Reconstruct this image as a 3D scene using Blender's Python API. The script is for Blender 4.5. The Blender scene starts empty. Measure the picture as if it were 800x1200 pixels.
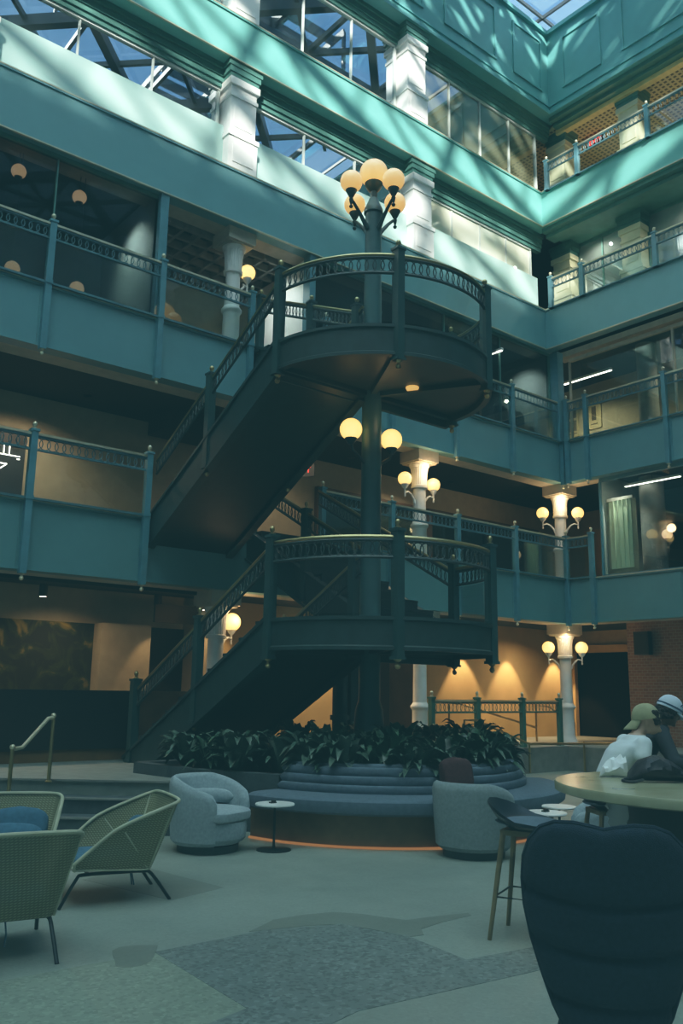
import bpy, bmesh, math, random
from mathutils import Vector, Matrix, Euler
random.seed(7)
PI = math.pi
C = bpy.context.scene.collection
R = math.radians
S = 1.18            # everything is modelled in units of 1/1.18 m and scaled up once at the end
OFF = {}            # accumulated world offset of every parent used while building

# ------------------------------------------------------------------ materials
def mat(name, col, rough=.5, metal=0., var=.12, scale=6., bump=0., bscale=60., emit=None, estr=0., col2=None, spec=.5):
    m = bpy.data.materials.new(name); m.use_nodes = True
    nt = m.node_tree; b = nt.nodes['Principled BSDF']
    b.inputs['Roughness'].default_value = rough; b.inputs['Metallic'].default_value = metal
    b.inputs['Specular IOR Level'].default_value = spec
    tc = nt.nodes.new('ShaderNodeTexCoord'); n = nt.nodes.new('ShaderNodeTexNoise')
    n.inputs['Scale'].default_value = scale; n.inputs['Detail'].default_value = 4
    nt.links.new(tc.outputs['Object'], n.inputs['Vector'])
    cr = nt.nodes.new('ShaderNodeValToRGB'); c = Vector(col[:3]); c2 = Vector(col2) if col2 else c*(1+var)
    lo = c if col2 else c*(1-var)
    cr.color_ramp.elements[0].color = (*lo, 1); cr.color_ramp.elements[1].color = (*c2, 1)
    cr.color_ramp.elements[0].position = .3; cr.color_ramp.elements[1].position = .7
    nt.links.new(n.outputs['Fac'], cr.inputs['Fac']); nt.links.new(cr.outputs['Color'], b.inputs['Base Color'])
    if bump:
        n2 = nt.nodes.new('ShaderNodeTexNoise'); n2.inputs['Scale'].default_value = bscale
        nt.links.new(tc.outputs['Object'], n2.inputs['Vector'])
        bp = nt.nodes.new('ShaderNodeBump'); bp.inputs['Strength'].default_value = bump; bp.inputs['Distance'].default_value = .01
        nt.links.new(n2.outputs['Fac'], bp.inputs['Height']); nt.links.new(bp.outputs['Normal'], b.inputs['Normal'])
    if emit:
        b.inputs['Emission Color'].default_value = (*emit, 1); b.inputs['Emission Strength'].default_value = estr
    return m

def glassmat(name, tint=(.9, .97, .96), refl=.08, rough=.0, dark=None, rcol=(1, 1, 1), fk=.5):
    """thin pane: see-through part (or dark body) mixed with a mirror part that grows at grazing angles"""
    m = bpy.data.materials.new(name); m.use_nodes = True; nt = m.node_tree
    for n in list(nt.nodes): nt.nodes.remove(n)
    out = nt.nodes.new('ShaderNodeOutputMaterial'); mix = nt.nodes.new('ShaderNodeMixShader')
    gl = nt.nodes.new('ShaderNodeBsdfGlossy'); gl.inputs['Roughness'].default_value = rough; gl.inputs['Color'].default_value = (*rcol, 1)
    tr = nt.nodes.new('ShaderNodeBsdfTransparent'); tr.inputs['Color'].default_value = (*tint, 1)
    body = tr
    if dark:
        df = nt.nodes.new('ShaderNodeBsdfDiffuse'); df.inputs['Color'].default_value = (*dark[:3], 1)
        mx = nt.nodes.new('ShaderNodeMixShader'); mx.inputs[0].default_value = dark[3]
        nt.links.new(tr.outputs[0], mx.inputs[1]); nt.links.new(df.outputs[0], mx.inputs[2]); body = mx
    lw = nt.nodes.new('ShaderNodeLayerWeight'); lw.inputs['Blend'].default_value = .25
    ma = nt.nodes.new('ShaderNodeMath'); ma.operation = 'MULTIPLY_ADD'; ma.use_clamp = True
    ma.inputs[1].default_value = fk; ma.inputs[2].default_value = refl
    nt.links.new(lw.outputs['Fresnel'], ma.inputs[0]); nt.links.new(ma.outputs[0], mix.inputs[0])
    nt.links.new(body.outputs[0], mix.inputs[1]); nt.links.new(gl.outputs[0], mix.inputs[2]); nt.links.new(mix.outputs[0], out.inputs[0])
    return m

def emis(name, col, s):
    m = bpy.data.materials.new(name); m.use_nodes = True; nt = m.node_tree
    for n in list(nt.nodes): nt.nodes.remove(n)
    o = nt.nodes.new('ShaderNodeOutputMaterial'); e = nt.nodes.new('ShaderNodeEmission')
    e.inputs[0].default_value = (*col, 1); e.inputs[1].default_value = s
    nt.links.new(e.outputs[0], o.inputs[0]); return m

def globemat(name, col, s, edge):
    m = bpy.data.materials.new(name); m.use_nodes = True; nt = m.node_tree; b = nt.nodes['Principled BSDF']
    b.inputs['Base Color'].default_value = (.9, .8, .6, 1); b.inputs['Roughness'].default_value = .35
    lw = nt.nodes.new('ShaderNodeLayerWeight'); lw.inputs['Blend'].default_value = .35
    cr = nt.nodes.new('ShaderNodeValToRGB')
    cr.color_ramp.elements[0].color = (*col, 1); cr.color_ramp.elements[1].color = (*edge, 1)
    nt.links.new(lw.outputs['Facing'], cr.inputs[0]); nt.links.new(cr.outputs[0], b.inputs['Emission Color'])
    b.inputs['Emission Strength'].default_value = s; return m

M = {}
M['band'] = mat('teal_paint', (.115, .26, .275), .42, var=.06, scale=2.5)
M['band3'] = mat('teal_paint_skylit_upper', (.165, .37, .395), .42, var=.05, scale=2.5)  # same teal, lightened to stand in for stronger skylight higher up
M['band2'] = mat('teal_paint_skylit_middle', (.135, .30, .33), .42, var=.05, scale=2.5)  # teal lightened a little, skylight put into the colour
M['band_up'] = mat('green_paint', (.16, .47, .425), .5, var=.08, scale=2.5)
M['fascia'] = mat('teal_fascia_paint', (.12, .37, .37), .5, var=.06, scale=2.5)
M['mould'] = mat('dark_green_moulding', (.07, .20, .17), .5)
M['post'] = mat('blue_green_post_paint', (.10, .25, .30), .4)
M['frieze'] = mat('cast_iron_frieze', (.07, .17, .20), .45)
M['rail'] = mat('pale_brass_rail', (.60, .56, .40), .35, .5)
M['brass'] = mat('old_brass', (.42, .34, .17), .32, .9)
M['stair'] = mat('dark_green_iron', (.014, .033, .034), .45, var=.2)
M['stair2'] = mat('dark_green_iron_plate', (.021, .047, .048), .5, var=.2)
M['stairpost'] = mat('stair_post_paint', (.026, .066, .068), .42)
M['lamppost'] = mat('lamp_post_paint', (.05, .12, .125), .42)
M['soffit'] = mat('painted_soffit', (.52, .47, .38), .7)
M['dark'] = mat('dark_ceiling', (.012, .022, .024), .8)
M['black'] = mat('black_paint', (.01, .013, .015), .5)
M['beige'] = mat('beige_plaster', (.42, .36, .25), .8, var=.08)
M['wood'] = mat('amber_wood_panel', (.54, .38, .18), .6, var=.1, scale=2)
M['plinthwood'] = mat('brown_plinth_board', (.17, .105, .055), .55, var=.25, scale=5)
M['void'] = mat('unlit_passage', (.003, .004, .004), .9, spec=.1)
M['brownwood'] = mat('dark_brown_panelling', (.10, .062, .035), .55, var=.25, scale=3)
M['white'] = mat('white_paint', (.90, .90, .86), .45, var=.04)
M['cream'] = mat('cream_paint', (.72, .66, .44), .5, var=.05)
M['yellow'] = mat('yellow_paint', (.72, .55, .24), .6)
M['inner'] = mat('pale_inner_wall', (.55, .60, .56), .6, var=.1)
M['grey'] = mat('grey_concrete', (.22, .23, .21), .8, var=.15, bump=.3)
M['step'] = mat('dark_stone_step', (.055, .075, .082), .7, var=.2, scale=12)
M['tread'] = mat('stone_landing', (.19, .22, .20), .6, var=.15, scale=8)
M['pane'] = glassmat('clear_glass', (.88, .95, .94), .05)
M['railglass'] = glassmat('rail_glass', (.90, .96, .95), .03)
M['mirror'] = glassmat('reflective_window_glass', (.25, .3, .3), .55, .004, (.03, .045, .045, .75), (.85, .95, 1))
M['mirror_cream'] = glassmat('window_glass_cream_reflection', (.25, .3, .3), .14, .02, (.80, .82, .64, .97), (.9, .95, 1), fk=.3)  # cream body colour stands in for the reflection of a sunlit wall
M['mirror_olive'] = glassmat('window_glass_olive_reflection', (.25, .3, .3), .30, .01, (.15, .16, .10, .9), (.9, .95, 1), fk=.4)  # olive body colour stands in for dark and beige reflections
M['mirror_pale'] = glassmat('gallery_glass_pale_reflection', (.25, .3, .3), .40, .01, (.34, .40, .38, .85), (.9, .95, 1))  # pale body colour stands in for white and blue reflections
M['tint'] = glassmat('dark_shop_glass', (.72, .80, .80), .02, .0, (.008, .018, .02, .35), fk=.04)
M['frost'] = glassmat('frosted_parapet_glass', (.6, .7, .7), .06, .2, (.56, .82, .75, .72))
M['sky_glass'] = glassmat('skylight_glass', (.93, .97, 1), .02)
M['steel'] = mat('skylight_steel', (.045, .06, .07), .5)
M['globe'] = globemat('warm_lit_globe', (1, .66, .20), 1.25, (.95, .52, .10))
M['globe_day'] = globemat('amber_globe', (1, .55, .12), .58, (.85, .42, .09))
M['globe_in'] = globemat('peach_globe', (1, .55, .28), .7, (.8, .42, .22))
M['led'] = emis('white_led', (1, .92, .75), 6)
M['orange_led'] = emis('orange_led', (1, .45, .17), .22)
M['red'] = emis('red_exit_letters', (1, .06, .04), 1.6)
M['bench'] = mat('slate_blue_upholstery', (.09, .13, .17), .9, var=.12, scale=25, bump=.3, bscale=250)
M['greychair'] = mat('grey_boucle', (.30, .37, .40), .95, var=.12, scale=40, bump=.5, bscale=220)
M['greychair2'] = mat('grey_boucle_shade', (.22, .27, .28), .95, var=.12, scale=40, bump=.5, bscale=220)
M['navy'] = mat('navy_wool', (.010, .024, .044), .95, var=.25, scale=60, bump=.5, bscale=300)
M['blue'] = mat('blue_cushion_cloth', (.05, .13, .20), .95, var=.15, scale=30, bump=.4, bscale=260)
M['rim'] = mat('pale_wicker_rim', (.42, .43, .30), .6)
M['legdark'] = mat('dark_tube_steel', (.012, .02, .024), .4, .3)
M['oak'] = mat('oak_wood', (.20, .15, .075), .5, var=.2, scale=14)
M['shell'] = mat('black_plastic_shell', (.012, .018, .026), .32)
M['tabletop'] = mat('veined_wood_top', (.30, .29, .17), .22, var=.0, scale=3.5, col2=(.42, .42, .28))
M['whitetop'] = mat('white_laminate', (.80, .82, .80), .3, var=.03)
M['maroon'] = mat('maroon_cloth', (.055, .02, .022), .9, var=.2, scale=30)
M['soil'] = mat('dark_soil', (.02, .016, .012), .95)
M['leaf'] = mat('dark_leaf', (.020, .055, .035), .35, var=0, scale=9, col2=(.045, .10, .06))
M['leaf2'] = mat('silver_leaf', (.035, .075, .055), .35, var=0, scale=22, col2=(.11, .17, .13))
M['skin'] = mat('light_skin', (.48, .30, .21), .55, var=.06)
M['skin2'] = mat('brown_skin', (.12, .065, .042), .55, var=.08)
M['hair'] = mat('dark_curly_hair', (.02, .014, .010), .8, bump=.8, bscale=90)
M['hair2'] = mat('black_hair', (.008, .007, .007), .8, bump=.8, bscale=90)
M['khaki'] = mat('khaki_cap_cloth', (.34, .33, .19), .85, var=.08, scale=30)
M['whiteshirt'] = mat('pale_shirt_cotton', (.62, .68, .70), .85, var=.08, scale=8, bump=.3, bscale=18)
M['blacktop'] = mat('black_jersey', (.012, .018, .024), .9, var=.2, scale=8)
M['capblue'] = mat('pale_blue_cap_cloth', (.55, .63, .72), .85, var=.08)
M['capnavy'] = mat('navy_cap_trim', (.05, .09, .16), .85)
M['denim'] = mat('dark_denim', (.03, .045, .07), .9)
M['paper'] = mat('white_paper', (.85, .88, .88), .6, var=.03)
M['bag'] = mat('black_nylon', (.010, .013, .018), .55, var=.3, scale=20, bump=.6, bscale=25)
M['plastic'] = glassmat('clear_plastic', (.8, .85, .85), .12, .2, (.75, .78, .78, .35))
M['aluminium'] = mat('grey_aluminium', (.10, .13, .13), .4, .5)
M['blind'] = mat('pale_green_blind', (.72, .80, .56), .7, var=.03)
M['poster'] = mat('tan_poster', (.52, .43, .24), .7)
M['ink'] = mat('brown_ink', (.08, .06, .035), .7)
M['carpet'] = mat('brown_wood_strip', (.16, .085, .03), .6, var=.2)

def weave():
    m = bpy.data.materials.new('woven_wicker'); m.use_nodes = True; nt = m.node_tree; b = nt.nodes['Principled BSDF']
    tc = nt.nodes.new('ShaderNodeTexCoord'); w = nt.nodes.new('ShaderNodeTexWave'); w.inputs['Scale'].default_value = 22
    w.bands_direction = 'Z'; w2 = nt.nodes.new('ShaderNodeTexWave'); w2.inputs['Scale'].default_value = 30; w2.bands_direction = 'DIAGONAL'
    mx = nt.nodes.new('ShaderNodeMath'); mx.operation = 'MULTIPLY'
    nt.links.new(tc.outputs['Object'], w.inputs[0]); nt.links.new(tc.outputs['Object'], w2.inputs[0])
    nt.links.new(w.outputs['Fac'], mx.inputs[0]); nt.links.new(w2.outputs['Fac'], mx.inputs[1])
    cr = nt.nodes.new('ShaderNodeValToRGB'); cr.color_ramp.elements[0].color = (.15, .155, .085, 1); cr.color_ramp.elements[1].color = (.40, .41, .26, 1)
    nt.links.new(mx.outputs[0], cr.inputs[0]); nt.links.new(cr.outputs[0], b.inputs['Base Color']); b.inputs['Roughness'].default_value = .7
    tr = nt.nodes.new('ShaderNodeBsdfTransparent'); ms = nt.nodes.new('ShaderNodeMixShader'); ms.inputs[0].default_value = .95
    nt.links.new(tr.outputs[0], ms.inputs[1]); nt.links.new(b.outputs[0], ms.inputs[2])
    nt.links.new(ms.outputs[0], nt.nodes['Material Output'].inputs[0]); return m
M['weave'] = weave()

def brick():
    m = bpy.data.materials.new('red_brick'); m.use_nodes = True; nt = m.node_tree; b = nt.nodes['Principled BSDF']
    tc = nt.nodes.new('ShaderNodeTexCoord'); sx = nt.nodes.new('ShaderNodeSeparateXYZ'); cb = nt.nodes.new('ShaderNodeCombineXYZ')
    ad = nt.nodes.new('ShaderNodeMath'); ad.operation = 'ADD'
    nt.links.new(tc.outputs['Object'], sx.inputs[0]); nt.links.new(sx.outputs[0], ad.inputs[0]); nt.links.new(sx.outputs[1], ad.inputs[1])
    nt.links.new(ad.outputs[0], cb.inputs[0]); nt.links.new(sx.outputs[2], cb.inputs[1])
    br = nt.nodes.new('ShaderNodeTexBrick'); br.inputs['Scale'].default_value = 4.2
    br.inputs['Color1'].default_value = (.22, .12, .08, 1); br.inputs['Color2'].default_value = (.30, .17, .11, 1); br.inputs['Mortar'].default_value = (.30, .26, .21, 1)
    br.inputs['Mortar Size'].default_value = .025
    nt.links.new(cb.outputs[0], br.inputs[0]); nt.links.new(br.outputs[0], b.inputs['Base Color']); b.inputs['Roughness'].default_value = .85
    return m
M['brick'] = brick()

def lattice(name, c1, c2, sc):
    m = bpy.data.materials.new(name); m.use_nodes = True; nt = m.node_tree; b = nt.nodes['Principled BSDF']
    tc = nt.nodes.new('ShaderNodeTexCoord'); br = nt.nodes.new('ShaderNodeTexBrick'); br.offset = 0; br.inputs['Scale'].default_value = sc
    br.inputs['Brick Width'].default_value = .5; br.inputs['Row Height'].default_value = .5; br.inputs['Mortar Size'].default_value = .11; br.inputs['Mortar Smooth'].default_value = 0
    br.inputs['Color1'].default_value = (*c1, 1); br.inputs['Color2'].default_value = (*c1, 1); br.inputs['Mortar'].default_value = (*c2, 1)
    nt.links.new(tc.outputs['Object'], br.inputs[0]); nt.links.new(br.outputs[0], b.inputs['Base Color']); b.inputs['Roughness'].default_value = .7
    return m
M['lattice'] = lattice('yellow_lattice', (.11, .095, .055), (.50, .43, .24), 4.6)

def floormat(name, a, b2, rough, agg, aggsc):
    m = bpy.data.materials.new(name); m.use_nodes = True; nt = m.node_tree; b = nt.nodes['Principled BSDF']
    tc = nt.nodes.new('ShaderNodeTexCoord'); n = nt.nodes.new('ShaderNodeTexNoise'); n.inputs['Scale'].default_value = .9; n.inputs['Detail'].default_value = 7
    v = nt.nodes.new('ShaderNodeTexVoronoi'); v.inputs['Scale'].default_value = aggsc
    for t in (n, v): nt.links.new(tc.outputs['Object'], t.inputs['Vector'])
    cr = nt.nodes.new('ShaderNodeValToRGB'); cr.color_ramp.elements[0].color = (*a, 1); cr.color_ramp.elements[1].color = (*b2, 1)
    cr.color_ramp.elements[0].position = .35; cr.color_ramp.elements[1].position = .65
    nt.links.new(n.outputs['Fac'], cr.inputs[0])
    hs = nt.nodes.new('ShaderNodeSeparateColor'); nt.links.new(v.outputs['Color'], hs.inputs[0])
    r2 = nt.nodes.new('ShaderNodeValToRGB'); r2.color_ramp.interpolation = 'CONSTANT'
    r2.color_ramp.elements[0].color = (1-agg, 1-agg, 1-agg, 1); r2.color_ramp.elements[1].position = .25; r2.color_ramp.elements[1].color = (1, 1, 1, 1)
    e = r2.color_ramp.elements.new(.86); e.color = (1+agg, 1+agg, 1+agg, 1)
    nt.links.new(hs.outputs[0], r2.inputs[0])
    mx = nt.nodes.new('ShaderNodeMix'); mx.data_type = 'RGBA'; mx.blend_type = 'MULTIPLY'; mx.inputs[0].default_value = 1
    nt.links.new(cr.outputs[0], mx.inputs[6]); nt.links.new(r2.outputs[0], mx.inputs[7]); nt.links.new(mx.outputs[2], b.inputs['Base Color'])
    n3 = nt.nodes.new('ShaderNodeTexNoise'); n3.inputs['Scale'].default_value = 3; nt.links.new(tc.outputs['Object'], n3.inputs['Vector'])
    mr = nt.nodes.new('ShaderNodeMapRange'); mr.inputs['To Min'].default_value = rough-.1; mr.inputs['To Max'].default_value = rough+.12
    nt.links.new(n3.outputs['Fac'], mr.inputs[0]); nt.links.new(mr.outputs[0], b.inputs['Roughness'])
    return m
M['floor'] = floormat('polished_concrete', (.20, .235, .205), (.255, .295, .255), .40, .07, 60)
M['floor_dark'] = floormat('exposed_aggregate', (.135, .165, .155), (.175, .205, .19), .5, .30, 48)
M['floor_stain'] = floormat('worn_concrete', (.15, .175, .15), (.18, .205, .175), .42, .05, 60)
M['floor_green'] = floormat('pale_aggregate', (.20, .24, .19), (.25, .29, .23), .5, .18, 52)

def mural():
    m = bpy.data.materials.new('mural_paint'); m.use_nodes = True; nt = m.node_tree; b = nt.nodes['Principled BSDF']
    tc = nt.nodes.new('ShaderNodeTexCoord'); n = nt.nodes.new('ShaderNodeTexNoise'); n.inputs['Scale'].default_value = 2.6; n.inputs['Detail'].default_value = 5; n.inputs['Distortion'].default_value = 1.2
    nt.links.new(tc.outputs['Object'], n.inputs[0]); cr = nt.nodes.new('ShaderNodeValToRGB')
    cr.color_ramp.elements[0].color = (.012, .02, .018, 1); cr.color_ramp.elements[0].position = .45; cr.color_ramp.elements[1].color = (.32, .24, .05, 1); cr.color_ramp.elements[1].position = .72
    e = cr.color_ramp.elements.new(.56); e.color = (.03, .05, .02, 1)
    nt.links.new(n.outputs[0], cr.inputs[0]); nt.links.new(cr.outputs[0], b.inputs['Base Color']); b.inputs['Roughness'].default_value = .7
    return m
M['mural'] = mural()

# ------------------------------------------------------------------ mesh builder
class MB:
    def __init__(s): s.v = []; s.f = []; s.mi = []
    def add(s, vs, fs, mi=0):
        b = len(s.v); s.v += [Vector(v) for v in vs]; s.f += [[i+b for i in f] for f in fs]; s.mi += [mi]*len(fs); return s
    def box(s, x0, x1, y0, y1, z0, z1, mi=0):
        x0, x1 = sorted((x0, x1)); y0, y1 = sorted((y0, y1)); z0, z1 = sorted((z0, z1))
        return s.add([(x0,y0,z0),(x1,y0,z0),(x1,y1,z0),(x0,y1,z0),(x0,y0,z1),(x1,y0,z1),(x1,y1,z1),(x0,y1,z1)],
                     [(0,3,2,1),(4,5,6,7),(0,1,5,4),(1,2,6,5),(2,3,7,6),(3,0,4,7)], mi)
    def obox(s, c, ux, uy, uz, mi=0):
        c, ux, uy, uz = Vector(c), Vector(ux), Vector(uy), Vector(uz)
        vs = [c+a*ux+b*uy+d*uz for d in (-1, 1) for a, b in ((-1,-1),(1,-1),(1,1),(-1,1))]
        return s.add(vs, [(0,3,2,1),(4,5,6,7),(0,1,5,4),(1,2,6,5),(2,3,7,6),(3,0,4,7)], mi)
    def bar(s, p, q, w, h, mi=0):
        p, q = Vector(p), Vector(q); d = (q-p).normalized(); up = Vector((0, 0, 1))
        if abs(d.z) > .95: up = Vector((1, 0, 0))
        sd = d.cross(up).normalized(); u = sd.cross(d)
        return s.obox((p+q)/2, (q-p)/2, sd*w/2, u*h/2, mi)
    def tube(s, pts, r, n=8, closed=False, mi=0):
        pts = [Vector(p) for p in pts]; k = len(pts); rs = r if isinstance(r, (list, tuple)) else [r]*k
        b = len(s.v); prev = None
        for i, p in enumerate(pts):
            a = pts[(i-1) % k] if (closed or i) else p; c = pts[(i+1) % k] if (closed or i < k-1) else p
            t = (c-a).normalized()
            if prev is None:
                u = t.cross(Vector((0, 0, 1)))
                if u.length < .05: u = t.cross(Vector((1, 0, 0)))
            else: u = prev-t*prev.dot(t)
            u.normalize(); w = t.cross(u); prev = u
            s.v += [p+(u*math.cos(2*PI*j/n)+w*math.sin(2*PI*j/n))*rs[i] for j in range(n)]
        for i in range(k if closed else k-1):
            for j in range(n):
                a, c = b+i*n, b+((i+1) % k)*n
                s.f.append([a+j, a+(j+1) % n, c+(j+1) % n, c+j]); s.mi.append(mi)
        if not closed:
            s.f.append([b+j for j in range(n)][::-1]); s.f.append([b+(k-1)*n+j for j in range(n)]); s.mi += [mi, mi]
        return s
    def lathe(s, prof, cx=0, cy=0, n=24, z0=0, mi=0):
        b = len(s.v); k = len(prof)
        for r, z in prof: s.v += [Vector((cx+r*math.cos(2*PI*j/n), cy+r*math.sin(2*PI*j/n), z0+z)) for j in range(n)]
        for i in range(k-1):
            for j in range(n):
                s.f.append([b+i*n+j, b+i*n+(j+1) % n, b+(i+1)*n+(j+1) % n, b+(i+1)*n+j]); s.mi.append(mi)
        if prof[0][0] > 1e-4: s.f.append([b+j for j in range(n)][::-1]); s.mi.append(mi)
        if prof[-1][0] > 1e-4: s.f.append([b+(k-1)*n+j for j in range(n)]); s.mi.append(mi)
        return s
    def sphere(s, c, r, n=16, m=10, sc=(1, 1, 1), mi=0):
        b = len(s.v); c = Vector(c)
        for i in range(m+1):
            t = PI*i/m
            s.v += [c+Vector((r*sc[0]*math.sin(t)*math.cos(2*PI*j/n), r*sc[1]*math.sin(t)*math.sin(2*PI*j/n), -r*sc[2]*math.cos(t))) for j in range(n)]
        for i in range(m):
            for j in range(n): s.f.append([b+i*n+j, b+i*n+(j+1) % n, b+(i+1)*n+(j+1) % n, b+(i+1)*n+j]); s.mi.append(mi)
        return s
    def prism(s, poly, z0, z1, mi=0):
        n = len(poly); ar = sum(poly[i][0]*poly[(i+1) % n][1]-poly[(i+1) % n][0]*poly[i][1] for i in range(n))
        if ar < 0: poly = poly[::-1]
        return s.add([(x, y, z0) for x, y in poly]+[(x, y, z1) for x, y in poly],
                     [list(range(n))[::-1], list(range(n, 2*n))]+[[i, (i+1) % n, n+(i+1) % n, n+i] for i in range(n)], mi)
    def loft(s, rings, closed=True, caps=True, mi=0):
        b = len(s.v); n = len(rings[0])
        for r in rings: s.v += [Vector(p) for p in r]
        for i in range(len(rings)-1):
            for j in range(n if closed else n-1):
                s.f.append([b+i*n+j, b+i*n+(j+1) % n, b+(i+1)*n+(j+1) % n, b+(i+1)*n+j]); s.mi.append(mi)
        if caps and closed:
            s.f.append([b+j for j in range(n)][::-1]); s.f.append([b+(len(rings)-1)*n+j for j in range(n)]); s.mi += [mi, mi]
        return s
    def pill(s, c, h, e=.35, nu=20, nv=12, rot=None, puff=0., mi=0):
        """superellipsoid cushion with half sizes h"""
        b = len(s.v); c = Vector(c); sg = lambda a: math.copysign(abs(a)**e, a)
        for i in range(nv+1):
            t = -PI/2+PI*i/nv
            for j in range(nu):
                p = 2*PI*j/nu
                x, y, z = sg(math.cos(t))*sg(math.cos(p)), sg(math.cos(t))*sg(math.sin(p)), math.copysign(abs(math.sin(t))**max(e, .5), math.sin(t))
                k = 1+puff*(1-x*x)*(1-y*y)-puff
                v = Vector((x*h[0], y*h[1], z*h[2]*k))
                if rot: v = rot @ v
                s.v.append(c+v)
        for i in range(nv):
            for j in range(nu): s.f.append([b+i*nu+j, b+i*nu+(j+1) % nu, b+(i+1)*nu+(j+1) % nu, b+(i+1)*nu+j]); s.mi.append(mi)
        return s
    def frieze(s, pos, n, h, mi=0, w=.011, a=None, sides=12):
        """row of n interlocking rings; pos(u) gives the top line, u in 0..1; the rings hang h below it"""
        for i in range(n):
            u0 = (i+.5)/n; du = .5/n*1.45
            cen = []
            for k in range(sides):
                t = 2*PI*k/sides; u = min(max(u0+du*math.cos(t), 0), 1)
                cen.append(Vector(pos(u))+Vector((0, 0, -h/2+(h/2-.012)*math.sin(t))))
            s.tube(cen, w*.62, 4, True, mi)
        return s
    def build(s, name, m, parent=None, smooth=40, mods=None):
        off = OFF.get(parent.name, Vector()) if parent else Vector()
        me = bpy.data.meshes.new(name); me.from_pydata([tuple(v-off) for v in s.v], [], s.f)
        for mm in (m if isinstance(m, (list, tuple)) else [m]): me.materials.append(M[mm] if isinstance(mm, str) else mm)
        if any(s.mi): me.polygons.foreach_set('material_index', s.mi)
        bm = bmesh.new(); bm.from_mesh(me); bmesh.ops.remove_doubles(bm, verts=bm.verts, dist=1e-5)
        bmesh.ops.recalc_face_normals(bm, faces=bm.faces); bm.to_mesh(me); bm.free()
        if smooth:
            me.polygons.foreach_set('use_smooth', [True]*len(me.polygons)); me.set_sharp_from_angle(angle=R(smooth))
        o = bpy.data.objects.new(name, me); C.objects.link(o)
        if parent: o.parent = parent; OFF[o.name] = off
        return o

def tag(o, label, cat, group=None, kind=None):
    o['label'] = label; o['category'] = cat
    if group: o['group'] = group
    if kind: o['kind'] = kind
    return o
def thing(name, label, cat, loc=(0, 0, 0), rotz=0, group=None, local=False):
    """an Empty at the thing's base; parts are given in scene coordinates unless local"""
    o = bpy.data.objects.new(name, None); C.objects.link(o); o.empty_display_size = .1
    o.location = loc; o.rotation_euler = (0, 0, rotz)
    OFF[o.name] = Vector() if local else Vector(loc)
    return tag(o, label, cat, group)
def struct(name, mb, m, smooth=40, parent=None):
    o = mb.build(name, m, parent, smooth)
    if not parent: o['kind'] = 'structure'
    return o
def kids(o): return list(o.children)
def dup(o, loc, rotz, label=None, sc=None):
    r = o.copy(); C.objects.link(r); r.location = loc; r.rotation_euler = (0, 0, rotz)
    if sc: r.scale = (sc, sc, sc)
    if label: r['label'] = label
    for ch in kids(o):
        c = ch.copy(); C.objects.link(c); c.parent = r
        for g in kids(ch):
            d = g.copy(); C.objects.link(d); d.parent = c
    return r
def text(name, s, size, m, mtx, parent=None, ext=.004):
    cu = bpy.data.curves.new(name, 'FONT'); cu.body = s; cu.size = size; cu.extrude = ext; cu.align_x = 'CENTER'; cu.align_y = 'CENTER'; cu.resolution_u = 3
    t = bpy.data.objects.new(name, cu); C.objects.link(t)
    me = bpy.data.meshes.new_from_object(t); bpy.data.objects.remove(t); bpy.data.curves.remove(cu)
    me.transform(mtx)
    if parent: me.transform(Matrix.Translation(-OFF.get(parent.name, Vector())))
    me.materials.clear(); me.materials.append(M[m]); me.name = name
    o = bpy.data.objects.new(name, me); C.objects.link(o)
    if parent: o.parent = parent
    return o
# ================================================================== SETTING
XW, YB = -6.0, -7.0          # the two atrium sides behind the camera
YL, XR, XU = 10.6, 14.6, 14.2
# ---- floors
struct('floor', MB().box(XW, 14.3, YB, 10.5, -.2, 0), 'floor')
pa = [(2.471,4.55),(3.204,4.567),(3.661,4.403),(3.803,3.949),(3.738,3.447),(4.193,3.387),(5.2,3.4),(5.2,3.0),(3.838,3.105),(2.781,3.217),(2.3,3.1),(1.7,2.9),(1.6,3.35),(2.4,3.542)]
struct('floor_2', MB().prism(pa, 0, .002), 'floor_dark')
pb = [(3.109,4.59),(3.25,4.66),(3.38,4.73),(3.6,4.72),(3.803,4.662),(3.92,4.52),(3.985,4.371),(4.05,4.24),(4.25,4.2),(4.501,4.132),(4.47,4.074),(4.2,4.07),(3.976,4.03),(3.9,3.93),(3.80,3.95),(3.74,4.18),(3.661,4.403),(3.45,4.5),(3.204,4.567)]
struct('floor_3', MB().prism(pb, 0, .0015), 'floor_stain')
pc = [(2.264,4.626),(2.30,4.71),(2.362,4.749),(2.46,4.72),(2.546,4.654),(2.46,4.52),(2.38,4.42),(2.303,4.378),(2.22,4.40),(2.199,4.456),(2.24,4.55)]
struct('floor_4', MB().prism(pc, 0, .0015), 'floor_stain')
pd = [(.2,4.6),(1.652,4.562),(2.471,4.55),(2.4,3.542),(1.6,3.35),(.2,3.4)]
struct('floor_5', MB().prism(pd, 0, .001), 'floor_green')
pe = [(3.482,6.714),(3.612,5.678),(3.345,5.606),(3.12,5.55),(2.9,6.5)]
struct('floor_6', MB().prism(pe, 0, .001), 'floor_stain')
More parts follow.
